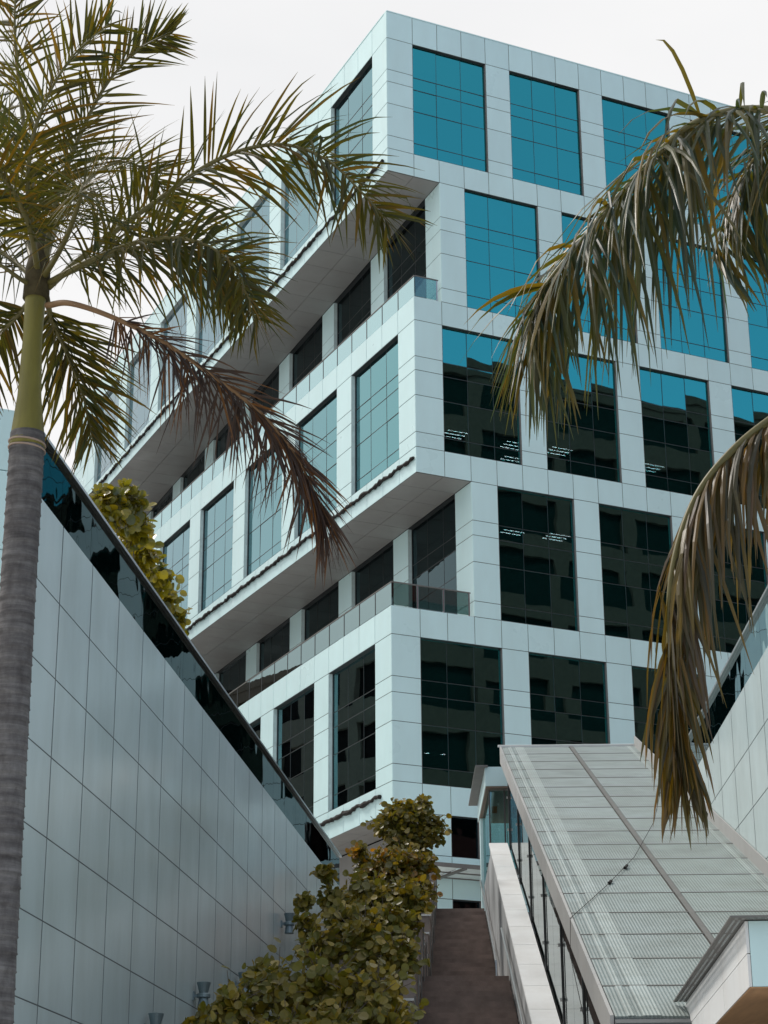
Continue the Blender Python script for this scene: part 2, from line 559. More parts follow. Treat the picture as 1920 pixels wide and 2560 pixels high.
def soffit(b_out, b_in, z, cols, nrun, u_in=None):
    o1, r1, i1 = side_frame(b_out)
    if b_in: o2, r2, i2 = side_frame(b_in)
    else: o2, r2 = orgd, VX
    for k in range(nrun):
        for c in range(cols):
            q = []
            for (kk, cc) in ((k, c), (k, c + 1), (k + 1, c + 1), (k + 1, c)):
                sk = max(kk * VM, 0.06); p1 = o1 + r1 * sk + i1 * 0.02; p2 = o2 + r2 * sk - (i1 * 0.005)
                q.append(p1.lerp(p2, cc / cols))
            ctr = sum(q, Vector()) / 4
            q = [p + (ctr - p).normalized() * 0.016 for p in q]
            b = MB()
            b.hexa([Vector((p.x, p.y, z)) for p in q] + [Vector((p.x, p.y, z + 0.03)) for p in q])
            pr = proj(Vector((ctr.x, ctr.y, z)))
            soffits.append((-pr[2], b))
    bk = MB()
    n = nrun
    bk.hexa([Vector((p.x, p.y, z + 0.032)) for p in (o1 + i1 * 0.1 + r1 * 0.3, o2 - i1 * 0.01 + r2 * 0.3, o2 + r2 * n * VM - i1 * 0.01, o1 + r1 * n * VM + i1 * 0.1)] +
            [Vector((p.x, p.y, z + 0.3)) for p in (o1 + i1 * 0.1 + r1 * 0.3, o2 - i1 * 0.01 + r2 * 0.3, o2 + r2 * n * VM - i1 * 0.01, o1 + r1 * n * VM + i1 * 0.1)])
    bk.build('soffit_backing', M_BACK, tower)


soffit('A', 'R2', R2T, 2, 30)
soffit('B', 'R4', R4T, 2, 22)
soffit('C', None, CBT, 2, 16)
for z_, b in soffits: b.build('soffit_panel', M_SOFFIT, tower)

# balcony floors and roof
fl = MB()
for bo, bi, z in (('B', 'R2', R2B - 0.02), ('C', 'R4', R4B - 0.02)):
    o1, r1, i1 = side_frame(bo); o2, r2, i2 = side_frame(bi); n = SIDE[bo][2]
    q = [o1 + i1 * 0.05 + VX * 0.05, o2 + i1 * 0.3 + VX * 0.05, o2 + r2 * n * VM + i1 * 0.3, o1 + r1 * n * VM + i1 * 0.05]
    fl.hexa([Vector((p.x, p.y, z - 0.3)) for p in q] + [Vector((p.x, p.y, z)) for p in q])
fl.build('balcony_floor', M_PAVE, tower)
rf = MB()
o1, r1, i1 = side_frame('A')
q = [o1 + i1 * 0.3 + VX * 0.3, O + UX * UEND * MOD + VX * 0.3, O + UX * UEND * MOD + VX * 46, o1 + r1 * 31 * VM + i1 * 0.3]
rf.hexa([Vector((p.x, p.y, AT - 0.9)) for p in q] + [Vector((p.x, p.y, AT - 0.6)) for p in q])
rf.build('roof', M_PAVE, tower)
cap = MB()
cap.box(O + UX * (-0.04 * MOD) - VX * 0.02 + ZU * (AT - 0.01), UX * (UEND + 0.04) * MOD, VX * 0.3, ZU * 0.045)
cap.box(o1 - i1 * 0.02 + r1 * 0.30 + ZU * (AT - 0.01), i1 * 0.3, r1 * (31 * VM - 0.3), ZU * 0.045)
cap.build('roof_coping', M_CLAD, tower)

# rooms: slabs, back wall and the end walls that close the block
rm = MB()
for z in (AT - 1.2, R2T + 0.2, 41.0, R2B + 0.1, 34.6, R4T + 0.3, 27.9, R4B + 0.2, 21.0, CBT + 0.3, 14.2):
    u0 = 3.4
    rm.box(O + UX * u0 * MOD + VX * 0.5 + ZU * z, UX * (UEND - u0) * MOD, VX * 40, ZU * 0.25)
rm.box(O + UX * 3.6 * MOD + VX * 12 + ZU * 11.3, UX * (UEND - 3.6) * MOD, VX * 0.3, ZU * 40)
rm.box(O + UX * 11 * MOD + VX * 12 + ZU * 11.3, UX * 0.3, VX * 34, ZU * 40)
rm.box(O + UX * UEND * MOD + VX * 0.0 + ZU * 11.3, UX * 0.3, VX * 46, ZU * 39.9)
for nm, zt, wt, wb, zb, first in rows:
    if zt:                 # the projecting blocks have floors of their own
        org, run, inw = side_frame(nm); n = SIDE[nm][2]
        for z in ((zb if zb else wb) + 0.45, zt - 0.9):
            q = [org + inw * 0.35 + VX * 0.4, O + UX * 3.5 * MOD + VX * 0.4, O + UX * 3.5 * MOD + VX * n * VM, org + run * n * VM + inw * 0.35]
            rm.hexa([Vector((p.x, p.y, z)) for p in q] + [Vector((p.x, p.y, z + 0.2)) for p in q])
    org, run, inw = side_frame(nm); n = SIDE[nm][2]
    rm.box(org + run * (n * VM) + inw * 0.05 + ZU * wb, inw * 12, run * 0.3, ZU * (wt - wb))
rm.build('interior_floors', M_INT, tower)

# sheets: the 300 that show largest are single pieces, the rest one mass
pieces.sort(key=lambda t: -t[0])
rest = {}
for i, (ar, p, a, inw, w, h, t, mat) in enumerate(pieces):
    if i < 300 and ar > 0:
        o = bpy.data.objects.new('facade_panel', unit_sheet(w, h, t, mat, 'facade_panel'))
        COL.objects.link(o); o.matrix_basis = frame_mat(p, a, inw); adopt(o, tower)
    else:
        b = rest.setdefault(mat.name, (MB(), mat))[0]
        me = unit_sheet(w, h, t, mat, 'facade_panel')
        mw = frame_mat(p, a, inw); n = len(b.v)
        b.v += [tuple(mw @ v.co) for v in me.vertices]
        for f in me.polygons: b.f.append(tuple(n + k for k in f.vertices)); b.m.append(0)
for b, mat in rest.values():
    tag(b.build('far_facade_panels', mat, tower), kind='stuff')

# windows
windows.sort(key=lambda t: -t[0])
npane = 0
for ar, p, a, inw, w, h, kind in windows:
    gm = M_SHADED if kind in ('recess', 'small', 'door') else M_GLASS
    dep = 0.11 if abs(inw.dot(VX)) > 0.9 else 0.17
    fr = MB()
    t = 0.03
    q0 = p + inw * dep
    fr.box(q0, a * w, inw * 0.08, ZU * t); fr.box(q0 + ZU * (h - t), a * w, inw * 0.08, ZU * t)
    fr.box(q0 + ZU * t, a * t, inw * 0.08, ZU * (h - 2 * t)); fr.box(q0 + a * (w - t) + ZU * t, a * t, inw * 0.08, ZU * (h - 2 * t))
    cols = 3 if kind in ('office', 'recess') else 1
    frs = FR if cols == 3 else (0.0, 1.0)
    bar = 0.018
    for c in range(1, cols): fr.box(q0 + inw * 0.032 + a * (w * c / cols - bar / 2) + ZU * t, a * bar, inw * 0.04, ZU * (h - 2 * t))
    for f in frs[1:-1]:
        z = h * (1 - f)
        for c in range(cols):
            x0 = w * c / cols + (t if c == 0 else bar / 2); x1 = w * (c + 1) / cols - (t if c == cols - 1 else bar / 2)
            fr.box(q0 + inw * 0.030 + a * x0 + ZU * (z - 0.014), a * (x1 - x0), inw * 0.04, ZU * 0.028)
    # metal reveal round the opening
    fr.box(p + inw * 0.017 + ZU * (h - 0.012), a * w, inw * (dep - 0.018), ZU * 0.011, 1)
    fr.box(p + inw * 0.017 + ZU * 0.001, a * w, inw * (dep - 0.018), ZU * 0.011, 1)
    fr.box(p + inw * 0.017 + ZU * 0.013, a * 0.011, inw * (dep - 0.018), ZU * (h - 0.026), 2)
    fr.box(p + inw * 0.017 + a * (w - 0.012) + ZU * 0.013, a * 0.011, inw * (dep - 0.018), ZU * (h - 0.026), 2)
    front = abs(inw.dot(VX)) > 0.9
    far_up = (not front) and p.z > 45 and (p - O).dot(VX) > 8
    fm = M_REVEAL if far_up else M_FRAME  # paler frames far along the side: haze is put into their colour
    wo = fr.build('window', [fm, fm, M_REVEAL2 if front else M_MATT], tower)
    single = npane + cols * (len(frs) - 1) <= 300 and ar > 0
    massb = MB()
    rnd = random.Random(int(p.x * 991 + p.z * 37))
    for c in range(cols):
        for f0, f1 in zip(frs[:-1], frs[1:]):
            x0, x1 = w * c / cols + 0.008, w * (c + 1) / cols - 0.008
            zt, zb = h * (1 - f0) - 0.006, h * (1 - f1) + 0.006
            tx, tz = rnd.gauss(0, 0.0028), rnd.gauss(0, 0.0028)
            pp = q0 + inw * 0.04 + a * x0 + ZU * zb
            b = massb if not single else MB()
            wv, hv = x1 - x0, zt - zb
            ax_ = a * wv + inw * (tx * wv); uz = ZU * hv + inw * (tz * hv)
            b.box(pp, ax_, inw * 0.012, uz)
            if single:
                po = bpy.data.objects.new('pane', b.mesh('pane', gm)); COL.objects.link(po)
                po.parent = wo
                npane += 1
    if not single:
        po = bpy.data.objects.new('panes', massb.mesh('panes', gm)); COL.objects.link(po); po.parent = wo
        tag(po, kind='stuff')

# glass balustrades of the two balconies
for bo, bi, z, uret in (('B', 'R2', R2B, 1.86), ('C', 'R4', R4B, 2.85)):
    org, run, inw = side_frame(bo); n = SIDE[bo][2]
    u0 = SIDE[bo][0]
    strong = bo == 'C'
    inset = 0.05
    p0 = org + inw * inset + VX * inset
    for k in range(n):
        b = MB()
        b.box(p0 + run * (k * VM + 0.03) + ZU * (z + 0.04), run * (VM - 0.06), inw * 0.012, ZU * 0.90)
        b.build('rail_pane', M_RAILC if strong else M_RAILG, tower)
        b = MB()
        b.box(p0 + run * ((k + 1) * VM - 0.025) - inw * 0.01 + ZU * (z - (0.02 if not strong else 0)), run * 0.05, inw * 0.045, ZU * 0.99)
        b.build('rail_post', M_FRAME, tower)
    npn = 1 if not strong else 3
    L = (uret - u0) * MOD - inset
    for k in range(npn):
        b = MB(); b.box(p0 + UX * (L * k / npn + 0.03) + ZU * (z + 0.04), UX * (L / npn - 0.06), VX * 0.012, ZU * 0.90)
        b.build('rail_pane', M_RAILC if strong else M_RAILG, tower)
        b = MB(); b.box(p0 + UX * (L * (k + 1) / npn - 0.05) - VX * 0.01 + ZU * z, UX * 0.05, VX * 0.045, ZU * 0.97)
        b.build('rail_post', M_STEEL, tower)
    b = MB()
    b.box(p0 - inw * 0.02 + ZU * (z + 0.95), run * n * VM, inw * 0.055, ZU * 0.04)
    b.box(p0 - VX * 0.02 + inw * 0.04 + ZU * (z + 0.95), UX * L, VX * 0.055, ZU * 0.04)
    b.build('top_rail', M_PERF, tower)

# frayed rope of festoon cable along the overhanging blocks
for bo, z, s0, s1 in (('A', 44.80, 0.35, 44), ('B', 31.36, 0.1, 37), ('C', 17.68, 1.0, 26)):
    org, run, inw = side_frame(bo)
    b = MB()
    x = s0; pts = []; rad = []
    rr = random.Random(int(z))
    while x < s1:
        sag = 0.10 * abs(math.sin(x * math.pi / (VM * 1.0)))
        pts.append(org - inw * 0.07 + run * x + ZU * (z - sag * 0.6 + rr.uniform(-0.035, 0.035)))
        rad.append(0.075 + rr.uniform(-0.03, 0.03)); x += 0.19
    b.tube(pts, rad, 6)
    b.build('festoon_cable', M_CABLE, tower)


def tz(dx, dy, z):
    d = ray(dx * S, dy * S)
    t = (z - CH) / d.z
    return d * t + Vector((0, 0, CH))


# lit ceiling fittings seen through the glass: marks on the photograph carried up to the ceiling planes
fit = [(983, 938, 0), (1110, 962, 0), (1104, 994, 0), (1208, 974, 0), (1145, 1083, 0), (1232, 1100, 0), (1112, 1147, 0), (1203, 1160, 0), (1350, 1122, 0), (1406, 1010, 0), (945, 1225, 0)]
for dx, dy, z in fit:
    # where the sight line enters the room, then a few metres further in
    d = ray(dx * S, dy * S)
    if dx < 990 and dy > 1100:
        org, run, inw = side_frame('R4')
    else:
        org, run, inw = O, UX, VX
    t_ = (org - Vector((0, 0, CH))).dot(inw) / d.dot(inw)
    c = Vector((0, 0, CH)) + d * (t_ + 3.4)
    b = MB()
    for k in (-1, 0, 1):
        for s_ in range(4):
            b.box(c + VX * (k * 0.32) + UX * (-0.50 + s_ * 0.26) + ZU * -0.02, UX * 0.20, VX * 0.035, ZU * 0.02)
    b.build('ceiling_light', M_TUBE, tower)
for dx, dy, z in ((933, 1614, 21.3), (970, 1618, 21.3), (958, 1630, 21.0), (922, 1627, 21.0)):
    c = tz(dx, dy, z)
    b = MB(); b.tube([c, c + ZU * 0.04], 0.10, 8)
    b.build('spot_light', M_SPOT, tower)

# entrance awning at the top of the stairs
aw = empty('entrance_awning', O + UX * 2 * MOD + ZU * 14.0, 'frosted glass awning on brown beams over the stair head', 'awning')
zA = 14.55
p0 = O - UX * 0.5 - VX * 2.2 + ZU * zA
for s_, nm in ((0.0, 'beam'), (1.1, 'beam'), (2.1, 'beam')):
    b = MB(); b.box(p0 + VX * s_, UX * 7.0, VX * 0.10, ZU * 0.14); b.build('beam', M_PERF, aw)
for k in range(4):
    b = MB(); b.box(p0 + UX * (k * 2.2) - ZU * 0.06 + VX * 0.001, UX * 0.16, VX * 2.2, ZU * 0.058); b.build('rafter', M_PERF, aw)
M_FROST = simple('frosted_glass', (0.70, 0.76, 0.75), 0.5)
for k in range(3):
    for s_ in (0.1, 1.2):
        b = MB(); b.box(p0 + UX * (k * 2.2 + 0.05) + VX * (s_ + 0.02) + ZU * 0.03, UX * 2.1, VX * (0.88 if s_ > 1 else 0.96), ZU * 0.02); b.build('pane', M_FROST, aw)

# ------------------------------------------------------------------ podium walls either side of the stairs
def clad_wall(name, label, P, az, s0, joints_s, zs, ztop, facing, cat='wall'):
    """facing +1: the clad face looks towards +x; each sheet and glass pane is a piece of its own"""
    t = Vector((math.sin(az), math.cos(az), 0)); nrm = Vector((math.cos(az), -math.sin(az), 0)) * facing
    w = empty(name, P + t * joints_s[0], label, cat)
    a = t if facing > 0 else -t
    inward = -nrm
    js = joints_s
    for i in range(len(js) - 1):
        for z0, z1 in zip(zs[:-1], zs[1:]):
            s_ = js[i] if facing > 0 else js[i + 1]
            L = js[i + 1] - js[i]
            o = bpy.data.objects.new('wall_panel', unit_sheet(L - 0.050, z1 - z0 - 0.018, 0.004, M_WALL, 'wall_panel'))
            COL.objects.link(o)
            o.matrix_basis = frame_mat(P + t * s_ + a * 0.025 + ZU * (z0 + 0.009), a, inward)
            adopt(o, w)
        b = MB(); b.box(P + t * (js[i] + 0.006) + inward * 0.05 + ZU * (zs[-1] + 0.005), t * (js[i + 1] - js[i] - 0.012), inward * 0.016, ZU * (ztop - zs[-1] - 0.04))
        b.build('glass_pane', M_DARKG, w)
    b = MB()
    b.box(P + t * js[0] + inward * 0.006, t * (js[-1] - js[0]), inward * 0.3, ZU * (zs[-1] - 0.02))
    b.build('wall_core', M_BACK, w)
    b = MB(); b.box(P + t * js[0] - inward * 0.02 + ZU * (ztop - 0.035), t * (js[-1] - js[0]), inward * 0.13, ZU * 0.05)
    b.build('cap_rail', M_STEEL, w)
    return t, inward, w


ZJ = [0.0, 1.30, 2.46, 3.62, 4.78, 5.93, 7.09, 8.25, 9.41, 10.56, 11.78]
AZL, AZR = R(6.2), R(0.7)
PL, PR = Vector((-7.8, 0, 0)), Vector((6.49, 0, 0))
js = [25.45, 26.06] + [27.83 + 1.775 * k for k in range(19)]
js = [s_ for s_ in js if s_ < 59.0] + [59.6]
tl, il, wall_l = clad_wall('podium_wall', 'long grey clad wall with dark glass parapet running back behind the palm trunk', PL, AZL, 0, js, ZJ, 12.74, 1)
jr = [22.69 + 1.77 * k for k in range(15)]
tr_, ir, wall_r = clad_wall('podium_wall', 'clad wall with glass parapet rising beside the stair canopy', PR, AZR, 0, jr, ZJ, 12.74, -1)
# return at the near end of the long wall
fin = empty('wall_end_fin', PL + tl * 25.4, 'narrow teal clad wall end standing behind the palm trunk', 'wall')
pf = PL + tl * 25.42 - UX * 0.62
zz = [0, 1.2, 2.4, 3.55, 4.7, 5.9, 7.05, 8.2, 9.37, 10.55, 11.70, 12.62]
for z0, z1 in zip(zz[:-1], zz[1:]):
    o = bpy.data.objects.new('wall_panel', unit_sheet(0.60, z1 - z0 - 0.014, 0.04, M_CLAD, 'wall_panel')); COL.objects.link(o)
    o.matrix_basis = frame_mat(pf + ZU * (z0 + 0.007), UX, VX); adopt(o, fin)
b = MB(); b.box(pf + VX * 0.041 + UX * 0.02, UX * 0.56, VX * 0.25, ZU * 12.58); b.build('wall_core', M_REVEAL, fin)

# terraces on top of the podium and in front of the tower
tb = MB()
def wl(s_): return PL + tl * s_ + il * 0.35
def wr(s_): return PR + tr_ * s_ + ir * 0.35
tb.prism([(-60, 27), (wl(27).x, wl(27).y), (wl(59.9).x, wl(59.9).y), (wl(59.9).x, 160), (-60, 160)], 10.8, 11.7)
tb.prism([(wr(20).x, 20), (60, 20), (60, 70), (wr(20).x + 0.6, 70)], 10.8, 11.68)
tb.prism([(-1.9, 60.6), (60, 60.6), (60, 160), (-1.9, 160)], 10.6, 11.25)
tag(tb.build('terrace', M_PAVE), kind='structure')

# ------------------------------------------------------------------ stairs
AX = Vector((math.sin(AZR), math.cos(AZR), 0)); RT = Vector((math.cos(AZR), -math.sin(AZR), 0))
A0 = Vector((7.0243, 43.7302, 10.8505))          # reference on the canopy's edge by the wall


def xr(y): return 2.92 + (y - 58) * math.tan(AZR)               # right side of the steps
def xl(y): return 0.68 + (y - 43.2) * 0.047                     # left side, drifting in towards the top


st = empty('stairs', (1.8, 26, 0), 'long flight of brown stone steps rising between planter and white parapet', 'stairs')
def flight(y0, z0, y1, z1):
    n = round((z1 - z0) / 0.163); ri = (z1 - z0) / n; td = (y1 - y0) / n
    for k in range(n):
        ya, yb = y0 + td * k, y0 + td * (k + 1); zt = z0 + ri * (k + 1)
        b = MB()
        pts = [(xl(ya), ya + 0.002), (xr(ya), ya + 0.002), (xr(yb), yb + 0.35), (xl(yb), yb + 0.35)]
        b.prism(pts, zt - ri - 0.25, zt - 0.03)
        pts = [(xl(ya), ya), (xr(ya), ya), (xr(yb), yb + 0.03), (xl(yb), yb + 0.03)]
        b.prism(pts, zt - 0.03, zt)
        b.build('step', M_STONE, st)
flight(26.8, 0.0, 46.1, 7.44)
b = MB(); b.prism([(xl(46.1), 46.1), (xr(46.1), 46.1), (xr(50.4), 50.4), (xl(50.4), 50.4)], 6.9, 7.437); b.build('landing', M_STONE, st)
flight(50.3, 7.44, 60.25, 11.25)
b = MB(); b.prism([(xl(60.3) - 2, 60.3), (xr(60.3) + 0.4, 60.3), (xr(61) + 0.4, 60.6), (xl(61) - 2, 60.6)], 10.6, 11.246); b.build('landing', M_STONE, st)

# stepped planter wall on the left of the steps
pw = empty('planter_wall', (0.3, 28, 0), 'stepped beige planter wall along the left side of the stairs', 'planter')
y = 27.0
while y < 60:
    yb = y + 2.05
    if y < 46.1: zs_ = max(0.0, (y + 1.0 - 26.8) * 0.3855)
    elif y < 50.3: zs_ = 7.44
    else: zs_ = 7.44 + (y + 1.0 - 50.3) * 0.383
    b = MB()
    b.prism([(xl(y) - 0.30, y + 0.008), (xl(y) - 0.012, y + 0.008), (xl(yb) - 0.012, yb - 0.008), (xl(yb) - 0.30, yb - 0.008)], max(0, zs_ - 1.2), zs_ + 0.95)
    b.build('wall_block', M_PLANTER, pw)
    b = MB()
    b.prism([(xl(y) - 0.33, y - 0.03), (xl(y) + 0.02, y - 0.03), (xl(yb) + 0.02, yb - 0.012), (xl(yb) - 0.33, yb - 0.012)], zs_ + 0.955, zs_ + 1.0)
    b.build('coping_stone', M_COPE, pw)
    b = MB(); b.tube([(xl(y) + 0.05, y + 0.06, zs_ - 0.3), (xl(y) + 0.05, y + 0.06, zs_ + 1.05)], 0.018, 8)
    b.build('rail_post', M_PERF, pw)
    y = yb
# soil between planter wall and podium wall
so = MB()
for y in range(24, 60, 2):
    def zsoil(yy): return max(0.05, min(10.6, (yy - 26) * 0.33 - 0.4))
    x0a, x0b = (PL + tl * (y / math.cos(AZL))).x + 0.02, (PL + tl * ((y + 2) / math.cos(AZL))).x + 0.02
    so.hexa([(x0a, y, -0.4), (xl(y) - 0.31, y, -0.4), (xl(y + 2) - 0.31, y + 2, -0.4), (x0b, y + 2, -0.4),
             (x0a, y, zsoil(y)), (xl(y) - 0.31, y, zsoil(y)), (xl(y + 2) - 0.31, y + 2, zsoil(y + 2)), (x0b, y + 2, zsoil(y + 2))])
tag(so.build('planting_bed', M_SOIL), kind='structure')

# ------------------------------------------------------------------ escalator hall: parapet, glazing, canopy
hall = empty('escalator_canopy', A0 - RT * 3.8 - AX * 18 + Vector((0, 0, -6)), 'long sloping ribbed metal canopy with glazed side over the escalator', 'canopy')
SL = R(20.3)
SX = AX * math.cos(SL) + ZU * math.sin(SL)       # up the slope
SN = RT.cross(SX)                                # its normal


def cp(across, along): return A0 + RT * across + SX * along


def ribbed(name, col, col2, period=0.052, metal=0.0):
    m, nt, out = new_mat(name)
    b = principled(nt, col, 0.5, metal, 0.4)
    tc = nt.nodes.new('ShaderNodeTexCoord')
    wv = nt.nodes.new('ShaderNodeTexWave'); wv.wave_type = 'BANDS'; wv.bands_direction = 'X'
    wv.inputs['Scale'].default_value = math.pi * 2 / 20 / period * 1.0
    wv.inputs['Distortion'].default_value = 0.0
    nt.links.new(tc.outputs['Object'], wv.inputs['Vector'])
    n = noise(nt, 1.6, 5, 0.7, 'World', (1, 1, 1))
    n2 = noise(nt, 0.5, 3, 0.6, 'World')
    r = ramp(nt, wv.outputs['Fac'], [(0.35, col2), (0.65, col)])
    d = ramp(nt, n.outputs['Fac'], [(0.25, (0.72, 0.71, 0.68)), (0.6, (1, 1, 1))])
    d2 = ramp(nt, n2.outputs['Fac'], [(0.3, (0.86, 0.85, 0.82)), (0.7, (1, 1, 1))])
    oi = nt.nodes.new('ShaderNodeObjectInfo')
    r3 = ramp(nt, oi.outputs['Random'], [(0, (0.9, 0.9, 0.9)), (1, (1, 1, 1))])
    nt.links.new(mulcol(nt, mulcol(nt, mulcol(nt, r.outputs['Color'], d.outputs['Color']), d2.outputs['Color']), r3.outputs['Color']), b.inputs['Base Color'])
    bp = nt.nodes.new('ShaderNodeBump'); bp.inputs['Strength'].default_value = 0.6; bp.inputs['Distance'].default_value = 0.02
    nt.links.new(wv.outputs['Fac'], bp.inputs['Height']); nt.links.new(bp.outputs['Normal'], b.inputs['Normal'])
    nt.links.new(b.outputs[0], out.inputs['Surface'])
    return m


M_FASC = cladding('grey_fascia', (0.40, 0.40, 0.39), 0.45, 0.12)
M_RIB = ribbed('ribbed_sheet', (0.325, 0.385, 0.385), (0.280, 0.337, 0.338))
M_STRIP = ribbed('pale_strip', (0.42, 0.49, 0.488), (0.365, 0.43, 0.43), 0.05)
PITCHC = 1.703
mw_slope = lambda p: Matrix(((RT.x, SX.x, SN.x, p.x), (RT.y, SX.y, SN.y, p.y), (RT.z, SX.z, SN.z, p.z), (0, 0, 0, 1)))


def slab(w, l, t, mat, name):
    b = MB(); b.box((0, 0, -t), (w, 0, 0), (0, l, 0), (0, 0, t)); return b.mesh(name, mat)


me_l = slab(1.90, PITCHC - 0.05, 0.03, M_RIB, 'canopy_panel')
me_r = slab(1.76, PITCHC - 0.05, 0.03, M_RIB, 'canopy_panel')
me_s = slab(0.24, PITCHC - 0.05, 0.006, M_STRIP, 'pale_strip')
me_s2 = slab(0.10, PITCHC - 0.05, 0.006, M_STRIP, 'pale_strip')
for k in range(18):
    al = 12.2 - PITCHC * (k + 1) + 0.025
    for me, ac, dz, nm in ((me_l, -3.83, 0, 'canopy_panel'), (me_r, -1.79, 0, 'canopy_panel'), (me_s, -3.46, 0.010, 'pale_strip'), (me_s2, -3.66, 0.010, 'pale_strip'), (me_s2, -0.28, 0.010, 'pale_strip')):
        o = bpy.data.objects.new(nm, me); COL.objects.link(o)
        o.matrix_basis = mw_slope(cp(ac, al) + SN * dz); adopt(o, hall)
b = MB()
b.box(cp(-1.905, 12.2) - SN * 0.03, RT * 0.095, -SX * 31, SN * 0.045); b.build('ridge_gutter', M_PERF, hall)
b = MB()
b.box(cp(-3.84, 12.15) - SN * 0.14, RT * 3.84, -SX * 30.8, SN * 0.109)
b.build('deck_backing', M_BACK, hall)
for k in range(1, 18):                            # dark battens over the sheet joints
    b = MB(); p = cp(-3.84, 12.2 - PITCHC * k)
    b.box(p - SX * 0.022 - SN * 0.02, RT * 3.84, SX * 0.044, SN * 0.029); b.build('batten', M_PERF, hall)
b = MB()                                          # side fascia, vertical, cut plumb
for k in range(18):
    b = MB()
    p = cp(-3.90, 12.2 - PITCHC * k - 0.006); q = cp(-3.90, 12.2 - PITCHC * (k + 1) + 0.006)
    b.hexa([q - ZU * 0.46, q - ZU * 0.46 + RT * 0.05, p - ZU * 0.46 + RT * 0.05, p - ZU * 0.46, q + ZU * 0.02, q + RT * 0.05 + ZU * 0.02, p + RT * 0.05 + ZU * 0.02, p + ZU * 0.02])
    b.build('fascia_panel', M_FASC, hall)
b = MB(); b.box(cp(-3.95, 12.2) + SN * 0.0, RT * 3.95, SX * 0.06, SN * 0.06); b.build('end_cap', M_COPE, hall)
b = MB()                                          # flashing against the wall
b.hexa([cp(0.0, -19), cp(0.03, -19), cp(0.03, 12.2), cp(0.0, 12.2), cp(0.0, -19) + ZU * 0.30, cp(0.03, -19) + ZU * 0.30, cp(0.03, 12.2) + ZU * 0.30, cp(0.0, 12.2) + ZU * 0.30])
fo = b.build('wall_flashing', M_FASC, hall); fo.location -= RT * 0.045
# sloping parapet with white coping
CS = math.tan(R(20.95))


def zc_(y): return 8.94 + (y - 46.42) * CS


par = empty('stair_parapet', (2.9, 30, 0), 'sloping white coped parapet wall with stained grey side beside the stairs', 'parapet')
def xa(across, y): return A0.x + across + (y - A0.y) * math.tan(AZR)
M_STAIN = simple('stained_render', (0.30, 0.315, 0.32), 0.7, 0, 0.4, 0.55, 0.9, 0, 30, 'World', (1, 0.6, 0.5))
cope_me = None
y = 55.35
while y > 27:
    yb = y - 1.69
    b = MB()
    q = [(xa(-4.27, yb), yb + 0.008), (xa(-3.745, yb), yb + 0.008), (xa(-3.745, y), y - 0.008), (xa(-4.27, y), y - 0.008)]
    b.hexa([(p[0], p[1], zc_(p[1]) - 0.07) for p in q] + [(p[0], p[1], zc_(p[1])) for p in q])
    b.build('coping_stone', M_COPE, par)
    y = yb
b = MB()
q = [(xa(-4.245, 26.5), 26.5), (xa(-3.76, 26.5), 26.5), (xa(-3.76, 55.3), 55.3), (xa(-4.245, 55.3), 55.3)]
b.hexa([(p[0], p[1], max(-0.2, zc_(p[1]) - 3.6)) for p in q] + [(p[0], p[1], zc_(p[1]) - 0.072) for p in q])
b.build('wall', M_STAIN, par)
b = MB()                                          # level upper part of the wall towards the stair head
q = [(xa(-4.245, 55.31), 55.31), (xa(-3.9, 55.31), 55.31), (xa(-3.9, 60.2), 60.2), (xa(-4.245, 60.2), 60.2)]
b.hexa([(p[0], p[1], 9.0) for p in q] + [(p[0], p[1], 12.0) for p in q]); b.build('wall', M_STAIN, par)
# handrail on brackets in two lengths
for y0, y1, off in ((51.0, 60.8, 0.80), (30.0, 47.3, 0.85)):
    b = MB(); pts = []
    for k in range(13):
        yy = y0 + (y1 - y0) * k / 12
        zz_ = (7.44 + (yy - 50.3) * 0.383) if y0 > 48 else (yy - 26.8) * 0.3855
        pts.append((xa(-4.34, yy), yy, zz_ + off))
    pts = [(pts[0][0], pts[0][1] - 0.02, pts[0][2] - 0.45)] + pts
    b.tube(pts, 0.028, 8); b.build('handrail', M_STEEL, par)
# glazing: posts and panes on the coping
M_POST = simple('post_metal', (0.085, 0.08, 0.078), 0.45, 0.4)
ys = [54.6 - 4.4 * k for k in range(7)]
for i, yp in enumerate(ys):
    def htop(yy): return A0.z + (yy - A0.y) * math.tan(SL) - 0.2
    b = MB(); x0 = xa(-3.74, yp)
    b.box((x0 + 0.02, yp, zc_(yp) - 0.03), (0.10, 0, 0), (0, 0.16, 0), (0, 0, htop(yp) - zc_(yp)))
    b.build('post', M_POST, hall)
    b = MB(); b.box((x0 - 0.0, yp - 0.12, zc_(yp) - 0.01), (0.016, 0, 0), (0, 0.05, 0), (0, 0, htop(yp) - zc_(yp) - 0.02)); b.build('glazing_fin', M_FRAME, hall)
    for zf in (0.2, 0.55, 0.85):
        b = MB(); z = zc_(yp) + (htop(yp) - zc_(yp)) * zf
        b.tube([(x0 - 0.03, yp + 0.05, z), (x0 + 0.03, yp + 0.05, z)], 0.035, 8); b.build('patch_fitting', M_STEEL, hall)
    if i + 1 < len(ys):
        for ya, yb in ((ys[i + 1] + 2.2, yp - 0.02), (ys[i + 1] + 0.02, ys[i + 1] + 2.18)):
            b = MB()
            b.hexa([(xa(-3.70, ya), ya, zc_(ya) - 0.02), (xa(-3.688, ya), ya, zc_(ya) - 0.02), (xa(-3.688, yb), yb, zc_(yb) - 0.02), (xa(-3.70, yb), yb, zc_(yb) - 0.02),
                    (xa(-3.70, ya), ya, htop(ya)), (xa(-3.688, ya), ya, htop(ya)), (xa(-3.688, yb), yb, htop(yb)), (xa(-3.70, yb), yb, htop(yb))])
            b.build('side_pane', M_CLEAR, hall)
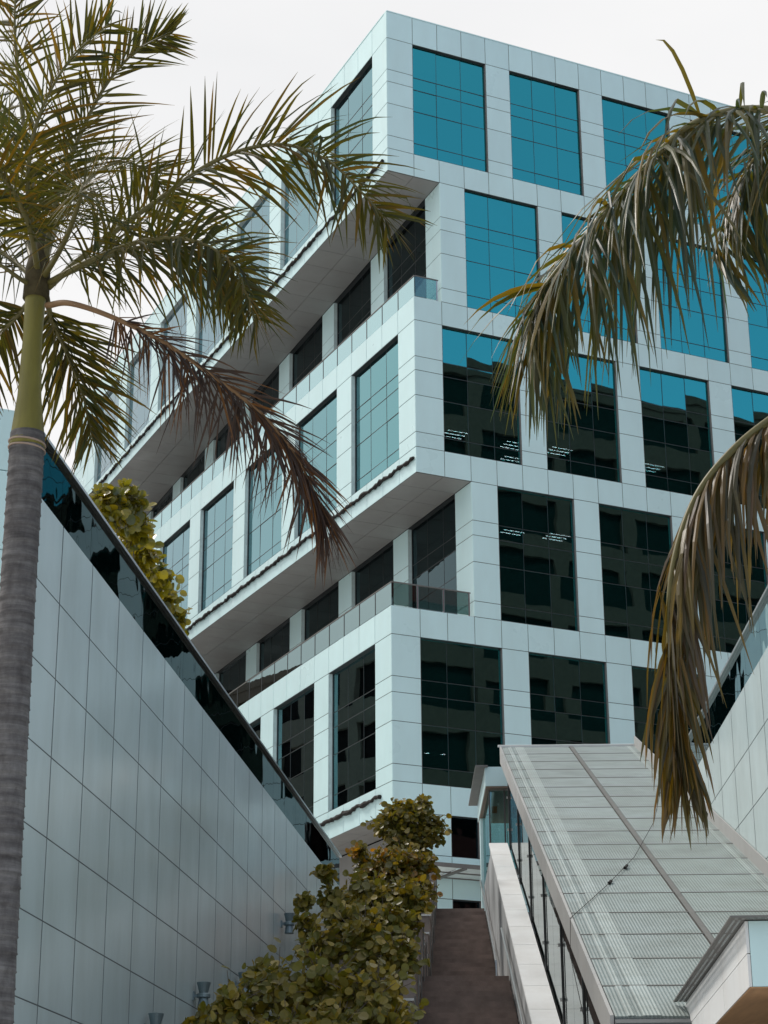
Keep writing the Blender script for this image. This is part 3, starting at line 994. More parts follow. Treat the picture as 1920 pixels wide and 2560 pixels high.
# the escalator inside
esc = empty('escalator', (5.2, 28, 0), 'dark escalator seen through the glazed side of the canopy', 'escalator')
M_ESC = simple('escalator_dark', (0.04, 0.036, 0.034), 0.5)
def incl(ac0, ac1, dz0, dz1, y0, y1, nm, mat, par_):
    b = MB(); q = [(xa(ac0, y0), y0), (xa(ac1, y0), y0), (xa(ac1, y1), y1), (xa(ac0, y1), y1)]
    b.hexa([(p[0], p[1], zc_(p[1]) + dz0) for p in q] + [(p[0], p[1], zc_(p[1]) + dz1) for p in q]); return b.build(nm, mat, par_)
incl(-3.2, -0.6, -1.6, -0.75, 29, 55, 'truss', M_ESC, esc)
for ac in (-3.2, -2.05, -1.8, -0.65):
    incl(ac, ac + 0.06, -0.75, 0.15, 29, 55, 'balustrade', M_ESC, esc)
    incl(ac - 0.02, ac + 0.08, 0.15, 0.22, 29, 55, 'handrail', M_FRAME, esc)
for k in range(60):
    yy = 29.5 + k * 0.42
    b = MB(); b.box((xa(-3.05, yy), yy, zc_(yy) - 0.75), (0.95, 0, 0), (0, 0.40, 0), (0, 0, 0.16)); b.build('escalator_step', M_ESC, esc)

M_HALLSHADE = simple('hall_shade', (0.075, 0.062, 0.055), 0.6)  # added sheet: the hall's inner shade is put into its dark colour
b = MB(); q = [(xa(-0.10, 26), 26), (xa(-0.06, 26), 26), (xa(-0.06, 55), 55), (xa(-0.10, 55), 55)]
b.hexa([(p[0], p[1], max(0, zc_(p[1]) - 3)) for p in q] + [(p[0], p[1], zc_(p[1]) + 2.4) for p in q]); b.build('hall_shade_sheet', M_HALLSHADE, hall)

# portico at the stair head
po = empty('stair_head_portico', (3.2, 57, 11.25), 'small flat roofed portico with brown soffit and glass box at the stair head', 'portico')
b = MB(); b.box((2.90, 56.6, 14.27), (3.6, 0, 0), (0, 5.2, 0), (0, 0, 0.57)); b.build('roof_fascia', M_CLAD, po)
b = MB(); b.box((2.92, 56.62, 14.22), (3.5, 0, 0), (0, 5.1, 0), (0, 0, 0.045)); b.build('soffit', M_BROWN, po)
b = MB(); b.box((2.62, 56.5, 14.82), (0.36, 0, 0), (0, 5.4, 0), (0, 0, 0.05)); b.build('eave', M_PERF, po)
b = MB(); b.box((2.93, 60.9, 11.25), (0.34, 0, 0), (0, 0.5, 0), (0, 0, 2.96)); b.build('pillar', M_CLAD, po)
b = MB(); b.box((2.93, 60.91, 9.0), (0.34, 0, 0), (0, 0.48, 0), (0, 0, 2.24)); b.build('pillar_base', M_CLAD, po)
for x in (3.02, 3.46, 3.9, 4.34):
    b = MB(); b.box((x + 0.02, 56.9, 11.9), (0.40, 0, 0), (0, 0.012, 0), (0, 0, 2.3)); b.build('glass_pane', M_RAILG, po)
    b = MB(); b.box((x - 0.02, 56.86, 11.9), (0.04, 0, 0), (0, 0.07, 0), (0, 0, 2.3)); b.build('mullion', M_POST, po)
for yy in (57.0, 58.3, 59.6):
    b = MB(); b.box((3.01, yy, 11.9), (0.012, 0, 0), (0, 1.24, 0), (0, 0, 2.3)); b.build('glass_pane', M_RAILG, po)
M_SIGN = simple('orange_sign', (0.75, 0.16, 0.03), 0.6)
b = MB(); b.box((3.10, 57.3, 13.62), (0.16, 0, 0), (0, 0.03, 0), (0, 0, 0.2)); b.build('orange_notice', M_SIGN, po)

# entrance portal in the lower right corner
AZB = R(3.2)
bt = Vector((math.sin(AZB), math.cos(AZB), 0)); br = Vector((math.cos(AZB), -math.sin(AZB), 0))
pb = Vector((3.60, 20.0, 0))
pt = empty('entrance_portal', pb, 'white clad portal beam with perforated eave at the foot of the canopy', 'portal')
ext = [0.0, 2.35, 4.7, 7.05]
for s0, s1 in zip(ext[:-1], ext[1:]):
    for z0, z1 in ((4.03, 4.36), (4.36, 4.685)):
        b = MB(); b.box(pb + bt * (s0 + 0.006) + ZU * (z0 + 0.005), bt * (s1 - s0 - 0.012), br * 0.03, ZU * (z1 - z0 - 0.01)); b.build('side_panel', M_COPE, pt)
for k in range(3):
    b = MB(); b.box(pb + br * (0.035 + 1.4 * k) - bt * 0.002 + ZU * 4.035, br * 1.39, bt * 0.03, ZU * 0.645); b.build('front_panel', M_CLAD, pt)
b = MB(); b.box(pb + br * 0.034 + bt * 0.034 + ZU * 4.05, br * 4.1, bt * 7.0, ZU * 0.62); b.build('core', M_BACK, pt)
b = MB(); b.box(pb + br * 0.01 + bt * 0.01 + ZU * 4.02, br * 4.1, bt * 7.0, ZU * 0.012); b.build('soffit', simple('warm_lit_timber', (0.42, 0.24, 0.12), 0.6, 0, 0.4, 0.15, 2.0, 0, 30, 'World', (6, 0.6, 1)), pt)  # lighter than the other brown soffit: warm lamp light painted into the colour
e0 = pb - br * 0.15 - bt * 0.17 + ZU * 4.69
b = MB()
b.box(pb + br * 0.001 + bt * 0.003 + ZU * 4.692, br * 4.1, bt * 7.0, ZU * 0.012)
b.box(e0 - br * 0.012 - bt * 0.012, br * 4.4, bt * 0.011, ZU * 0.02); b.box(e0 - br * 0.012, br * 0.011, bt * 7.2, ZU * 0.02)
b.build('eave_lip', M_PERF, pt)
b = MB()                                           # thin sheet punched with two rows of slots
TS = ZU * 0.0025
b.box(e0 + bt * 0.0, br * 4.3, bt * 0.04, TS); b.box(e0 + bt * 0.065, br * 4.3, bt * 0.035, TS); b.box(e0 + bt * 0.125, br * 4.3, bt * 0.043, TS)
for k in range(58):
    for r_ in (0.0401, 0.1001): b.box(e0 + br * (k * 0.075) + bt * r_, br * 0.038, bt * 0.0248, TS)
o_ = e0 + bt * 0.1682
b.box(o_, br * 0.035, bt * 7.0, TS); b.box(o_ + br * 0.060, br * 0.03, bt * 7.0, TS); b.box(o_ + br * 0.115, br * 0.036, bt * 7.0, TS)
for k in range(93):
    for r_ in (0.0351, 0.0901): b.box(o_ + br * r_ + bt * (k * 0.075), br * 0.0248, bt * 0.036, TS)
b.build('perforated_eave', M_PERF, pt)
b = MB(); b.box(pb + br * 0.35 + bt * 0.5 + ZU * 0.0, br * 0.14, bt * 0.14, ZU * 4.0); b.build('post', M_STEEL, pt)
b = MB(); b.box(pb + br * 0.55 + bt * 0.56 + ZU * 0.05, br * 2.6, bt * 0.012, ZU * 3.8); b.build('glass_screen', M_CLEAR, pt)
for s_ in (1.6, 4.0):
    b = MB(); b.tube([pb + br * 1.1 + bt * s_ + ZU * 4.013, pb + br * 1.1 + bt * s_ + ZU * 3.995], 0.12, 12); b.build('downlight', M_WARM, pt)
b = MB(); b.box(pb + br * 0.9 + bt * 0.3 + ZU * 0.0, br * 0.05, bt * 6.5, ZU * 3.9); b.build('inner_glass', M_SHADED, pt)

# sagging wire across the canopy
b = MB()
def wire(ac, al, h): return cp(ac, al) + SN * h
pts = [cp(-0.75, 0.9) + SN * 0.25, wire(-1.3, -2.3, 0.06), wire(-2.2, -6.5, 0.04), wire(-3.0, -9.3, 0.03), wire(-3.90, -12.2, 0.03), cp(-3.95, -12.6) - ZU * 0.5, Vector((3.0, 30.4, 4.6)), Vector((2.7, 29.2, 3.2))]
b.tube(pts, 0.006, 6)
b.tube([wire(-2.45, -7.45, 0.04), wire(-2.52, -7.7, 0.04)], 0.03, 6); b.tube([wire(-2.9, -8.95, 0.03), wire(-2.96, -9.15, 0.03)], 0.03, 6)
tag(b.build('overhead_wire', M_CABLE), 'thin dark wire lying slantwise across the ribbed canopy', 'wire')

# ------------------------------------------------------------------ wall lamps
def lathe(b, base, ax, prof, n=16):
    x = ax.orthogonal().normalized(); y = ax.cross(x)
    k = len(b.v)
    for h, r_ in prof:
        for j in range(n):
            a = 2 * math.pi * j / n
            b.v.append(tuple(base + ax * h + (x * math.cos(a) + y * math.sin(a)) * r_))
    for i in range(len(prof) - 1):
        for j in range(n):
            p, q = k + i * n + j, k + i * n + (j + 1) % n
            b.f.append((p, q, q + n, p + n)); b.m.append(0)
    b.f.append(tuple(k + j for j in reversed(range(n)))); b.m.append(0)
    b.f.append(tuple(k + (len(prof) - 1) * n + j for j in range(n))); b.m.append(0)


lamps = [((703, 2310), 'grey hourglass wall lamp farthest along the clad wall'), ((587, 2462), 'grey hourglass wall lamp half hidden behind the round leaves'),
         ((483, 2490), 'grey hourglass wall lamp in the open left of the round leaved bush'), ((360, 2572), 'grey hourglass wall lamp with only its top showing at the picture edge')]
nl = Vector((math.cos(AZL), -math.sin(AZL), 0))
for (sx, sy), lab in lamps:
    d = ray(sx, sy); t_ = (PL.dot(nl)) / d.dot(nl)
    P_ = Vector((0, 0, CH)) + d * t_
    lp = empty('wall_lamp', P_, lab, 'wall lamp', 'hourglass lamps on the clad wall')
    c = P_ + nl * 0.20
    b = MB(); b.box(P_ + nl * 0.003 - tl * 0.05 - ZU * 0.08, nl * 0.03, tl * 0.10, ZU * 0.16); b.build('wall_plate', M_LAMP, lp)
    b = MB(); b.box(P_ + nl * 0.034 - tl * 0.025 - ZU * 0.03, nl * 0.10, tl * 0.05, ZU * 0.06); b.build('bracket', M_LAMP, lp)
    b = MB(); lathe(b, c + ZU * 0.045, ZU, [(0, 0.085), (0.02, 0.088), (0.20, 0.135), (0.205, 0.12), (0.19, 0.118)]); b.build('upper_shade', M_LAMP, lp)
    b = MB(); lathe(b, c - ZU * 0.042, ZU, [(0, 0.12), (0.012, 0.13), (0.07, 0.13), (0.082, 0.12)]); b.build('collar', M_LAMP, lp)
    b = MB(); lathe(b, c - ZU * 0.235, ZU, [(0, 0.112), (0.02, 0.115), (0.17, 0.088), (0.19, 0.085)]); b.build('lower_shade', M_LAMP, lp)

# ------------------------------------------------------------------ palms
M_TRUNK_mat, nt, out = new_mat('palm_trunk')
bs = principled(nt, (0.2, 0.19, 0.18), 0.85, 0, 0.2)
tc = nt.nodes.new('ShaderNodeTexCoord')
n1 = noise(nt, 2.0, 6, 0.7, 'World', (0.6, 0.6, 7.0)); n2 = noise(nt, 9.0, 5, 0.7, 'World', (1, 1, 0.5))
r1 = ramp(nt, n1.outputs['Fac'], [(0.3, (0.072, 0.068, 0.068)), (0.5, (0.135, 0.130, 0.130)), (0.7, (0.21, 0.205, 0.20))])
r2 = ramp(nt, n2.outputs['Fac'], [(0.25, (0.55, 0.53, 0.53)), (0.6, (1, 1, 1))])
nt.links.new(mulcol(nt, r1.outputs['Color'], r2.outputs['Color']), bs.inputs['Base Color'])
bp = nt.nodes.new('ShaderNodeBump'); bp.inputs['Strength'].default_value = 0.5; bp.inputs['Distance'].default_value = 0.02
nt.links.new(n2.outputs['Fac'], bp.inputs['Height']); nt.links.new(bp.outputs['Normal'], bs.inputs['Normal'])
nt.links.new(bs.outputs[0], out.inputs['Surface'])
M_SHAFT = simple('green_crownshaft', (0.155, 0.14, 0.022), 0.5, 0, 0.5, 0.22, 2.2, 0, 30, 'World', (3, 3, 0.6))
M_RACHIS = simple('frond_stalk', (0.115, 0.10, 0.028), 0.5)
M_DRYST = simple('dry_stalk', (0.20, 0.115, 0.05), 0.7)
M_FROND = leaf_mat('palm_leaflet', [(0.040, 0.050, 0.014), (0.070, 0.069, 0.010), (0.034, 0.051, 0.034), (0.095, 0.080, 0.009), (0.028, 0.040, 0.031), (0.15, 0.095, 0.012)], (2.2, 1.8, 0.35), 0.5, 0.42, 0.22)
M_FROND2 = leaf_mat('grey_palm_leaflet', [(0.030, 0.052, 0.042), (0.070, 0.070, 0.010), (0.030, 0.058, 0.054), (0.12, 0.086, 0.011), (0.030, 0.054, 0.050), (0.055, 0.066, 0.044)], (2.2, 1.85, 0.4), 0.40, 0.40, 0.38)
M_FROND3 = leaf_mat('browning_palm_leaflet', [(0.050, 0.052, 0.022), (0.10, 0.075, 0.014), (0.055, 0.062, 0.044), (0.13, 0.080, 0.018), (0.045, 0.050, 0.036), (0.090, 0.066, 0.046)], (2.1, 1.6, 0.4), 0.4, 0.42)
M_DEAD = leaf_mat('dead_leaflet', [(0.040, 0.027, 0.022), (0.060, 0.038, 0.026), (0.036, 0.028, 0.027), (0.17, 0.075, 0.016), (0.045, 0.032, 0.028), (0.070, 0.048, 0.038)], (1.6, 1.25, 0.8), 0.6, 0.35)


def spline(pts, n):
    pts = [Vector(p) for p in pts]
    P = [pts[0] * 2 - pts[1]] + pts + [pts[-1] * 2 - pts[-2]]
    outp = []
    segs = len(pts) - 1
    for i in range(n + 1):
        t = i / n * segs; k = min(int(t), segs - 1); f = t - k
        p0, p1, p2, p3 = P[k], P[k + 1], P[k + 2], P[k + 3]
        outp.append(0.5 * ((2 * p1) + (p2 - p0) * f + (2 * p0 - 5 * p1 + 4 * p2 - p3) * f * f + (3 * p1 - p0 - 3 * p2 + p3) * f ** 3))
    return outp


def leaflet(b, base, d, wdir, length, width, grav, rng, seg=5, kink=0.0):
    """a folded blade: two strips either side of a midrib, bending under its own weight"""
    d = d.normalized()
    p = Vector(base)
    st = length / seg
    prof = [0.55, 1.0, 0.95, 0.78, 0.46, 0.05]
    k = len(b.v)
    kk = rng.randint(2, 3) if rng.random() < kink else -1
    for i in range(seg + 1):
        wd = (wdir - d * wdir.dot(d))
        if wd.length < 1e-4: wd = d.orthogonal()
        wd.normalize()
        nr = d.cross(wd)
        hw = width * prof[min(i, 5)] * 0.5
        b.v += [tuple(p - wd * hw + nr * hw * 0.35), tuple(p), tuple(p + wd * hw + nr * hw * 0.35)]
        g_ = grav * (0.5 + i * 0.45) * (st / 0.2)
        d = (d + Vector((0, 0, -g_)) + (Vector((rng.uniform(-1, 1), rng.uniform(-1, 1), -1.6)) * 0.8 if i == kk else Vector())).normalized()
        p = p + d * st
    for i in range(seg):
        a = k + i * 3
        b.f += [(a, a + 1, a + 4, a + 3), (a + 1, a + 2, a + 5, a + 4)]
        b.m += [0, 0]


class Budget:
    def __init__(s, n): s.n = n


def frond(palm, budget, pts, n, length, width, mat, stalk, seed, rolls=(25, 115), fwd=0.55, grav=0.05, t0=0.16, r0=0.035, kink=0.05, singles=0, jitter=0.22, tipk=0.45, hang=0.0):
    rng = random.Random(seed)
    sp = spline(pts, 60)
    b = MB()
    b.tube(sp, [r0 * (1 - 0.86 * i / 60) + 0.003 for i in range(61)], 8)
    fr = b.build('frond', stalk, palm, True)
    mass = MB()
    one = []
    for i in range(n):
        t = t0 + (1 - t0) * ((i + 0.5) / n)
        x = t * 60; k = min(int(x), 59); f = x - k
        base = sp[k].lerp(sp[k + 1], f)
        tan = (sp[min(k + 1, 60)] - sp[max(k - 1, 0)]).normalized()
        side = tan.cross(ZU)
        if side.length < 0.05: side = tan.cross(Vector((0, 1, 0)))
        side.normalize()
        upn = side.cross(tan).normalized()
        env = min(1.0, 0.62 + (t - t0) * 2.2) * (1 - (1 - tipk) * max(0, (t - 0.6) / 0.4))
        for sg in (-1, 1):
            ro = R(rng.uniform(*rolls)) * sg
            perp = upn * math.cos(ro) + side * math.sin(ro)
            fw = fwd * (0.75 + 0.9 * t)
            d = perp + tan * fw + Vector((rng.gauss(0, jitter), rng.gauss(0, jitter), rng.gauss(0, jitter))) * 0.6
            L = length * env * rng.uniform(0.8, 1.12)
            gv = grav * rng.uniform(0.6, 1.5)
            if rng.random() < hang * (1.2 - t):
                d = Vector((rng.gauss(0, 0.16), rng.gauss(0, 0.16), -1.0)); gv = 0.02; L *= 1.15
            tgt = MB() if len(one) < singles else mass
            leaflet(tgt, base, d, tan, L, width * rng.uniform(0.75, 1.2), gv, rng, 5, kink)
            if tgt is not mass: one.append(tgt)
    for ob in one:
        o = bpy.data.objects.new('leaflet', ob.mesh('leaflet', mat)); COL.objects.link(o); o.parent = fr
    if mass.v:
        o = bpy.data.objects.new('leaflets', mass.mesh('leaflets', mat)); COL.objects.link(o); o.parent = fr
        tag(o, kind='stuff')
    return fr


TY = 20.0
tb0 = Vector((-3.925, TY, 0))
palm = empty('palm_tree', tb0, 'tall palm with ringed grey trunk and green crownshaft by the clad wall', 'palm tree')
b = MB()
rings = []; rads = []
zt = 0.0
rr = random.Random(3)
while zt < 9.93:
    step = rr.uniform(0.10, 0.19)
    f = zt / 9.93
    rad = 0.245 - 0.055 * min(1, f / 0.8)
    cx = tb0.x + 0.008 * f
    for dz, k in ((0.0, 0.985), (0.014, 1.05), (0.034, 1.015), (step * 0.7, 1.0)):
        rings.append((cx, TY, zt + dz)); rads.append(rad * k)
    zt += step
b.tube(rings, rads, 20)
b.build('trunk', M_TRUNK_mat, palm, True)
b = MB()
b.tube([(-3.917, TY, 9.88), (-3.918, TY, 9.93), (-3.92, TY, 10.15), (-3.925, TY, 10.5), (-3.93, TY, 11.2), (-3.925, TY, 11.75), (-3.92, TY, 11.95)], [0.197, 0.196, 0.172, 0.132, 0.108, 0.118, 0.135], 20)
b.build('crownshaft', M_SHAFT, palm, True)
b = MB()
for z in (9.86, 9.93):
    b.tube([(-3.917 + 0.199 * math.cos(a), TY + 0.199 * math.sin(a), z - 0.02 * math.cos(a)) for a in [2 * math.pi * k / 24 for k in range(25)]], 0.012, 5)
b.build('ring_scar', simple('pale_scar', (0.34, 0.26, 0.21), 0.8), palm, True)
b = MB()
b.tube([(-3.92, TY, 11.7), (-3.915, TY, 12.1), (-3.90, TY, 12.6)], [0.15, 0.14, 0.05], 12)
b.build('crown_heart', simple('brown_sheath', (0.055, 0.045, 0.022), 0.8, 0, 0.2, 0.4, 8), palm, True)
C0 = (88, 610)
def P3(lst): return [at(x, y, Y) for x, y, Y in lst]
bud = Budget(300)
F = [
    # control marks (1659x2212 units, metres ahead), leaflets per side, length, seed, rolls, forward, gravity
    ([(104, 622, 20), (190, 545, 19.8), (330, 440, 19.5), (470, 345, 19.2), (600, 312, 19.0), (705, 345, 18.9), (790, 425, 18.8), (838, 480, 18.8)], 80, 1.08, 11, (5, 165), 0.62, 0.06, 150),
    ([(100, 612, 20), (180, 575, 20.4), (300, 535, 20.8), (410, 540, 21.0), (500, 600, 21.1), (555, 690, 21.1)], 84, 1.12, 12, (15, 165), 0.6, 0.09, 60),
    ([(102, 614, 20), (190, 565, 19.4), (310, 520, 18.9), (420, 520, 18.6), (500, 570, 18.4), (540, 650, 18.3)], 70, 0.98, 26, (15, 165), 0.6, 0.10, 0),
    ([(92, 590, 20), (120, 440, 19.8), (165, 310, 19.6), (225, 190, 19.5), (300, 105, 19.4), (372, 72, 19.4)], 62, 0.82, 13, (10, 140), 0.75, 0.02, 40),
    ([(88, 585, 20), (72, 420, 20.2), (45, 220, 20.3), (32, 60, 20.3), (38, -80, 20.3)], 60, 0.85, 14, (20, 150), 0.55, 0.03, 20),
    ([(84, 595, 20), (60, 480, 19.2), (5, 380, 18.6), (-70, 330, 18.2), (-150, 350, 18)], 60, 0.95, 15, (10, 150), 0.5, 0.05, 10),
    ([(90, 590, 20), (130, 470, 21), (190, 390, 21.8), (260, 350, 22.4), (330, 380, 22.8), (370, 450, 23)], 62, 0.85, 16, (10, 150), 0.55, 0.05, 0),
    ([(78, 605, 20), (30, 565, 20.3), (-40, 520, 20.6), (-120, 530, 20.8)], 46, 0.85, 17, (20, 150), 0.5, 0.06, 0),
    ([(100, 640, 20.3), (112, 690, 20.6), (140, 755, 20.9), (178, 850, 21.1), (200, 950, 21.2)], 74, 1.0, 18, (15, 165), 0.8, 0.05, 20),
    ([(74, 640, 20.2), (30, 690, 20.4), (-30, 760, 20.6), (-70, 880, 20.7)], 46, 0.75, 19, (15, 150), 0.55, 0.07, 0),
    ([(80, 600, 20), (45, 470, 21), (20, 330, 21.9), (-20, 230, 22.5)], 54, 0.9, 21, (10, 150), 0.55, 0.05, 0),
    ([(84, 596, 20), (70, 500, 19.6), (60, 380, 19.2), (85, 250, 18.9), (150, 130, 18.7), (235, 50, 18.6)], 60, 0.9, 24, (10, 150), 0.6, 0.05, 0),
    ([(94, 600, 20), (140, 520, 18.8), (170, 440, 17.8), (180, 400, 17), (170, 420, 16.4)], 54, 0.85, 22, (10, 150), 0.55, 0.07, 0),
]
for pts, n, L, sd, ro, fw, gv, sg in F:
    frond(palm, bud, P3(pts), int(n * 1.25), L * 1.08, 0.038, M_FROND, M_RACHIS, sd, ro, fw, gv, singles=sg)
# the dead frond hanging in front of the tower
frond(palm, bud, P3([(102, 660, 19.9), (150, 655, 19.5), (235, 682, 19.2), (345, 735, 18.9), (450, 805, 18.7), (560, 890, 18.6), (632, 975, 18.5), (678, 1060, 18.5), (702, 1130, 18.5)]), 190, 0.85, 0.024, M_DEAD, M_DRYST, 31, (20, 170), 1.9, 0.05, 0.26, 0.034, 0.15, 0, 0.30, 0.75, 0.45)
# bare stalk sagging out to the left
b = MB(); b.tube(spline(P3([(75, 622, 20), (40, 600, 19.8), (0, 572, 19.6), (-60, 545, 19.4)]), 12), [0.03 - 0.0012 * k for k in range(13)], 8); b.build('leaf_stalk', M_RACHIS, palm, True)

RY = 10.4
palm2 = empty('palm_tree', (4.3, 11.2, 0), 'palm whose drooping grey green fronds hang in from the picture edge', 'palm tree')
b = MB()
zs2 = [k * 0.3 for k in range(22)]
b.tube([(4.3 - 0.02 * z, 11.2, z) for z in zs2], [0.21 - 0.006 * z + (0.006 if i % 2 else 0) for i, z in enumerate(zs2)], 16)
b.build('trunk', M_TRUNK_mat, palm2, True)
b = MB(); b.tube([(4.17, 11.2, 6.25), (4.16, 11.2, 6.6), (4.15, 11.2, 7.4)], [0.17, 0.14, 0.09], 16); b.build('crownshaft', M_SHAFT, palm2, True)
top = Vector((4.15, 11.2, 7.3))
g1 = [top] + P3([(1900, 345, 10.6), (1740, 258, 10.4), (1610, 236, 10.2), (1490, 272, 10.1), (1405, 350, 10.0), (1322, 440, 9.95), (1235, 545, 9.9), (1170, 630, 9.9), (1140, 710, 9.9)])
frond(palm2, bud, g1, 150, 1.25, 0.030, M_FROND2, M_RACHIS, 41, (68, 165), 0.75, 0.12, 0.30, 0.03, 0.12, 160, 0.34, 0.5)
g2 = [top] + P3([(1950, 760, 10.9), (1790, 830, 10.7), (1680, 895, 10.6), (1580, 975, 10.5), (1500, 1080, 10.45), (1452, 1230, 10.4), (1445, 1400, 10.4), (1460, 1560, 10.4), (1472, 1680, 10.4)])
frond(palm2, bud, g2, 150, 0.92, 0.030, M_FROND3, M_RACHIS, 42, (80, 180), 1.3, 0.42, 0.20, 0.03, 0.35, 140, 0.26, 0.42, 0.4)
g3 = [top] + P3([(1950, 330, 11.6), (1830, 210, 12.2), (1740, 230, 12.6), (1640, 330, 12.9), (1580, 430, 13.1), (1540, 560, 13.2)])
frond(palm2, bud, g3, 90, 1.2, 0.036, M_FROND2, M_RACHIS, 43, (95, 170), 0.45, 0.12, 0.24, 0.03, 0.1, 0)



# ------------------------------------------------------------------ round leaved shrubs
M_ROUND = leaf_mat('round_leaf', [(0.145, 0.12, 0.012), (0.095, 0.088, 0.016), (0.22, 0.17, 0.014), (0.12, 0.105, 0.018), (0.18, 0.135, 0.012), (0.080, 0.080, 0.024), (0.34, 0.27, 0.09), (0.095, 0.098, 0.014), (0.085, 0.085, 0.012), (0.10, 0.105, 0.015), (0.12, 0.115, 0.013), (0.11, 0.11, 0.03)], (2.0, 1.7, 0.5), 0.42, 0.32, 0.4)
M_YELLOW = leaf_mat('yellow_green_leaf', [(0.14, 0.14, 0.012), (0.22, 0.19, 0.012), (0.06, 0.085, 0.05), (0.28, 0.22, 0.015), (0.10, 0.11, 0.02), (0.18, 0.16, 0.015)], (1.9, 1.7, 0.4), 0.28, 0.4, 0.6)
M_TURN = leaf_mat('turning_leaf', [(0.105, 0.105, 0.012), (0.085, 0.085, 0.018), (0.17, 0.14, 0.014), (0.11, 0.10, 0.020), (0.15, 0.12, 0.012), (0.10, 0.09, 0.015), (0.26, 0.19, 0.02), (0.34, 0.15, 0.012), (0.10, 0.10, 0.015)], (2.0, 1.7, 0.5), 0.30, 0.34, 0.6)
M_TWIG = simple('twig', (0.085, 0.070, 0.055), 0.8)


def round_leaf(mat, n=9):
    b = MB()
    b.v.append((0, 0, 0))
    for j in range(n):
        a = 2 * math.pi * j / n
        r_ = 1.0 * (1 - 0.10 * math.cos(a))
        b.v.append((r_ * math.cos(a) + 0.9, r_ * math.sin(a), 0.16 * math.sin(a) ** 2 * 1.4 + 0.10 * math.cos(a)))
    b.v[0] = (0.85, 0, -0.05)
    for j in range(n): b.f.append((0, 1 + j, 1 + (j + 1) % n)); b.m.append(0)
    # leaf stalk
    k = len(b.v)
    b.v += [(0.02, 0.03, 0), (0.02, -0.03, 0), (-0.35, -0.03, -0.06), (-0.35, 0.03, -0.06)]
    b.f.append((k, k + 1, k + 2, k + 3)); b.m.append(0)
    return b


def shrub(name, label, root, blobs, nleaf, size, mat, seed, group=None, singles=300):
    """stems fan out from the root into leafy clumps; leaves sit on the outer shell of each clump"""
    rng = random.Random(seed)
    s = empty(name, root, label, 'shrub', group)
    proto = round_leaf(mat); pme = proto.mesh('leaf', mat)
    br_ = MB()
    tot = sum(r_ ** 2 for c, r_ in blobs)
    ms = []
    for c, r_ in blobs:
        c = Vector(c)
        mid = Vector(root).lerp(c, 0.5) + Vector((rng.uniform(-0.2, 0.2), rng.uniform(-0.2, 0.2), 0.1))
        br_.tube(spline([root, mid, c], 6), [0.03 - 0.003 * k for k in range(7)], 6)
        for q in range(17):
            d = Vector((rng.gauss(0, 1), rng.gauss(0, 1), rng.gauss(0.6, 0.8))).normalized()
            e = c + d * r_ * rng.uniform(0.85, 1.5)
            br_.tube([c, c.lerp(e, 0.5) + Vector((0, 0, 0.05 * r_)), e], [0.012, 0.008, 0.004], 5)
            for w in range(4):                       # leaves strung along the twig
                pp = c.lerp(e, 0.5 + 0.165 * w) + Vector((rng.gauss(0, 1), rng.gauss(0, 1), rng.gauss(0, 1))) * 0.05
                ms.append((pp, d))
        for q in range(int(nleaf * r_ ** 2 / tot)):
            d = Vector((rng.gauss(0, 1), rng.gauss(-0.35, 1), rng.gauss(0.25, 0.9))).normalized()
            rad = r_ * (rng.uniform(0.15, 1.0) ** 0.5) * (0.82 + 0.42 * math.sin(d.x * 5 + c.x * 9) * math.sin(d.z * 6 + c.y * 7))
            ms.append((c + Vector((d.x * rad, d.y * rad, d.z * rad * 0.95)), d))
    mats_ = []
    for p, d in ms:
        n_ = (d * 0.55 + ZU * 0.35 + Vector((rng.gauss(0, 0.6), rng.gauss(-0.35, 0.6), rng.gauss(0, 0.4)))).normalized()
        x = (d + Vector((rng.gauss(0, 0.5), rng.gauss(0, 0.5), rng.gauss(0, 0.3))))
        x = (x - n_ * x.dot(n_))
        x = x.normalized() if x.length > 1e-3 else n_.orthogonal().normalized()
        y = n_.cross(x)
        sc = size * 0.5 * rng.uniform(0.55, 1.2); y = y * rng.uniform(0.7, 1.1)
        mats_.append((p.y + rng.uniform(-0.2, 0.2), Matrix(((x.x * sc, y.x * sc, n_.x * sc, p.x), (x.y * sc, y.y * sc, n_.y * sc, p.y), (x.z * sc, y.z * sc, n_.z * sc, p.z), (0, 0, 0, 1)))))
    mats_.sort(key=lambda t: t[0])
    mass = MB()
    for i, (k_, m_) in enumerate(mats_):
        if i < singles:
            o = bpy.data.objects.new('leaf', pme); COL.objects.link(o); o.matrix_basis = m_; adopt(o, s)
        else:
            n0 = len(mass.v)
            mass.v += [tuple(m_ @ Vector(v)) for v in proto.v]
            for f in proto.f: mass.f.append(tuple(n0 + q for q in f)); mass.m.append(0)
    br_.build('branches', M_TWIG, s)
    if mass.v: tag(mass.build('inner_leaves', mat, s), kind='stuff')
    return s


def blobs(lst): return [(at(x, y, Y), r_ * S * Y / FPX) for x, y, Y, r_ in lst]


def ground_of(x, y, Y, z): 
    p = at(x, y, Y); return Vector((p.x, p.y, z))


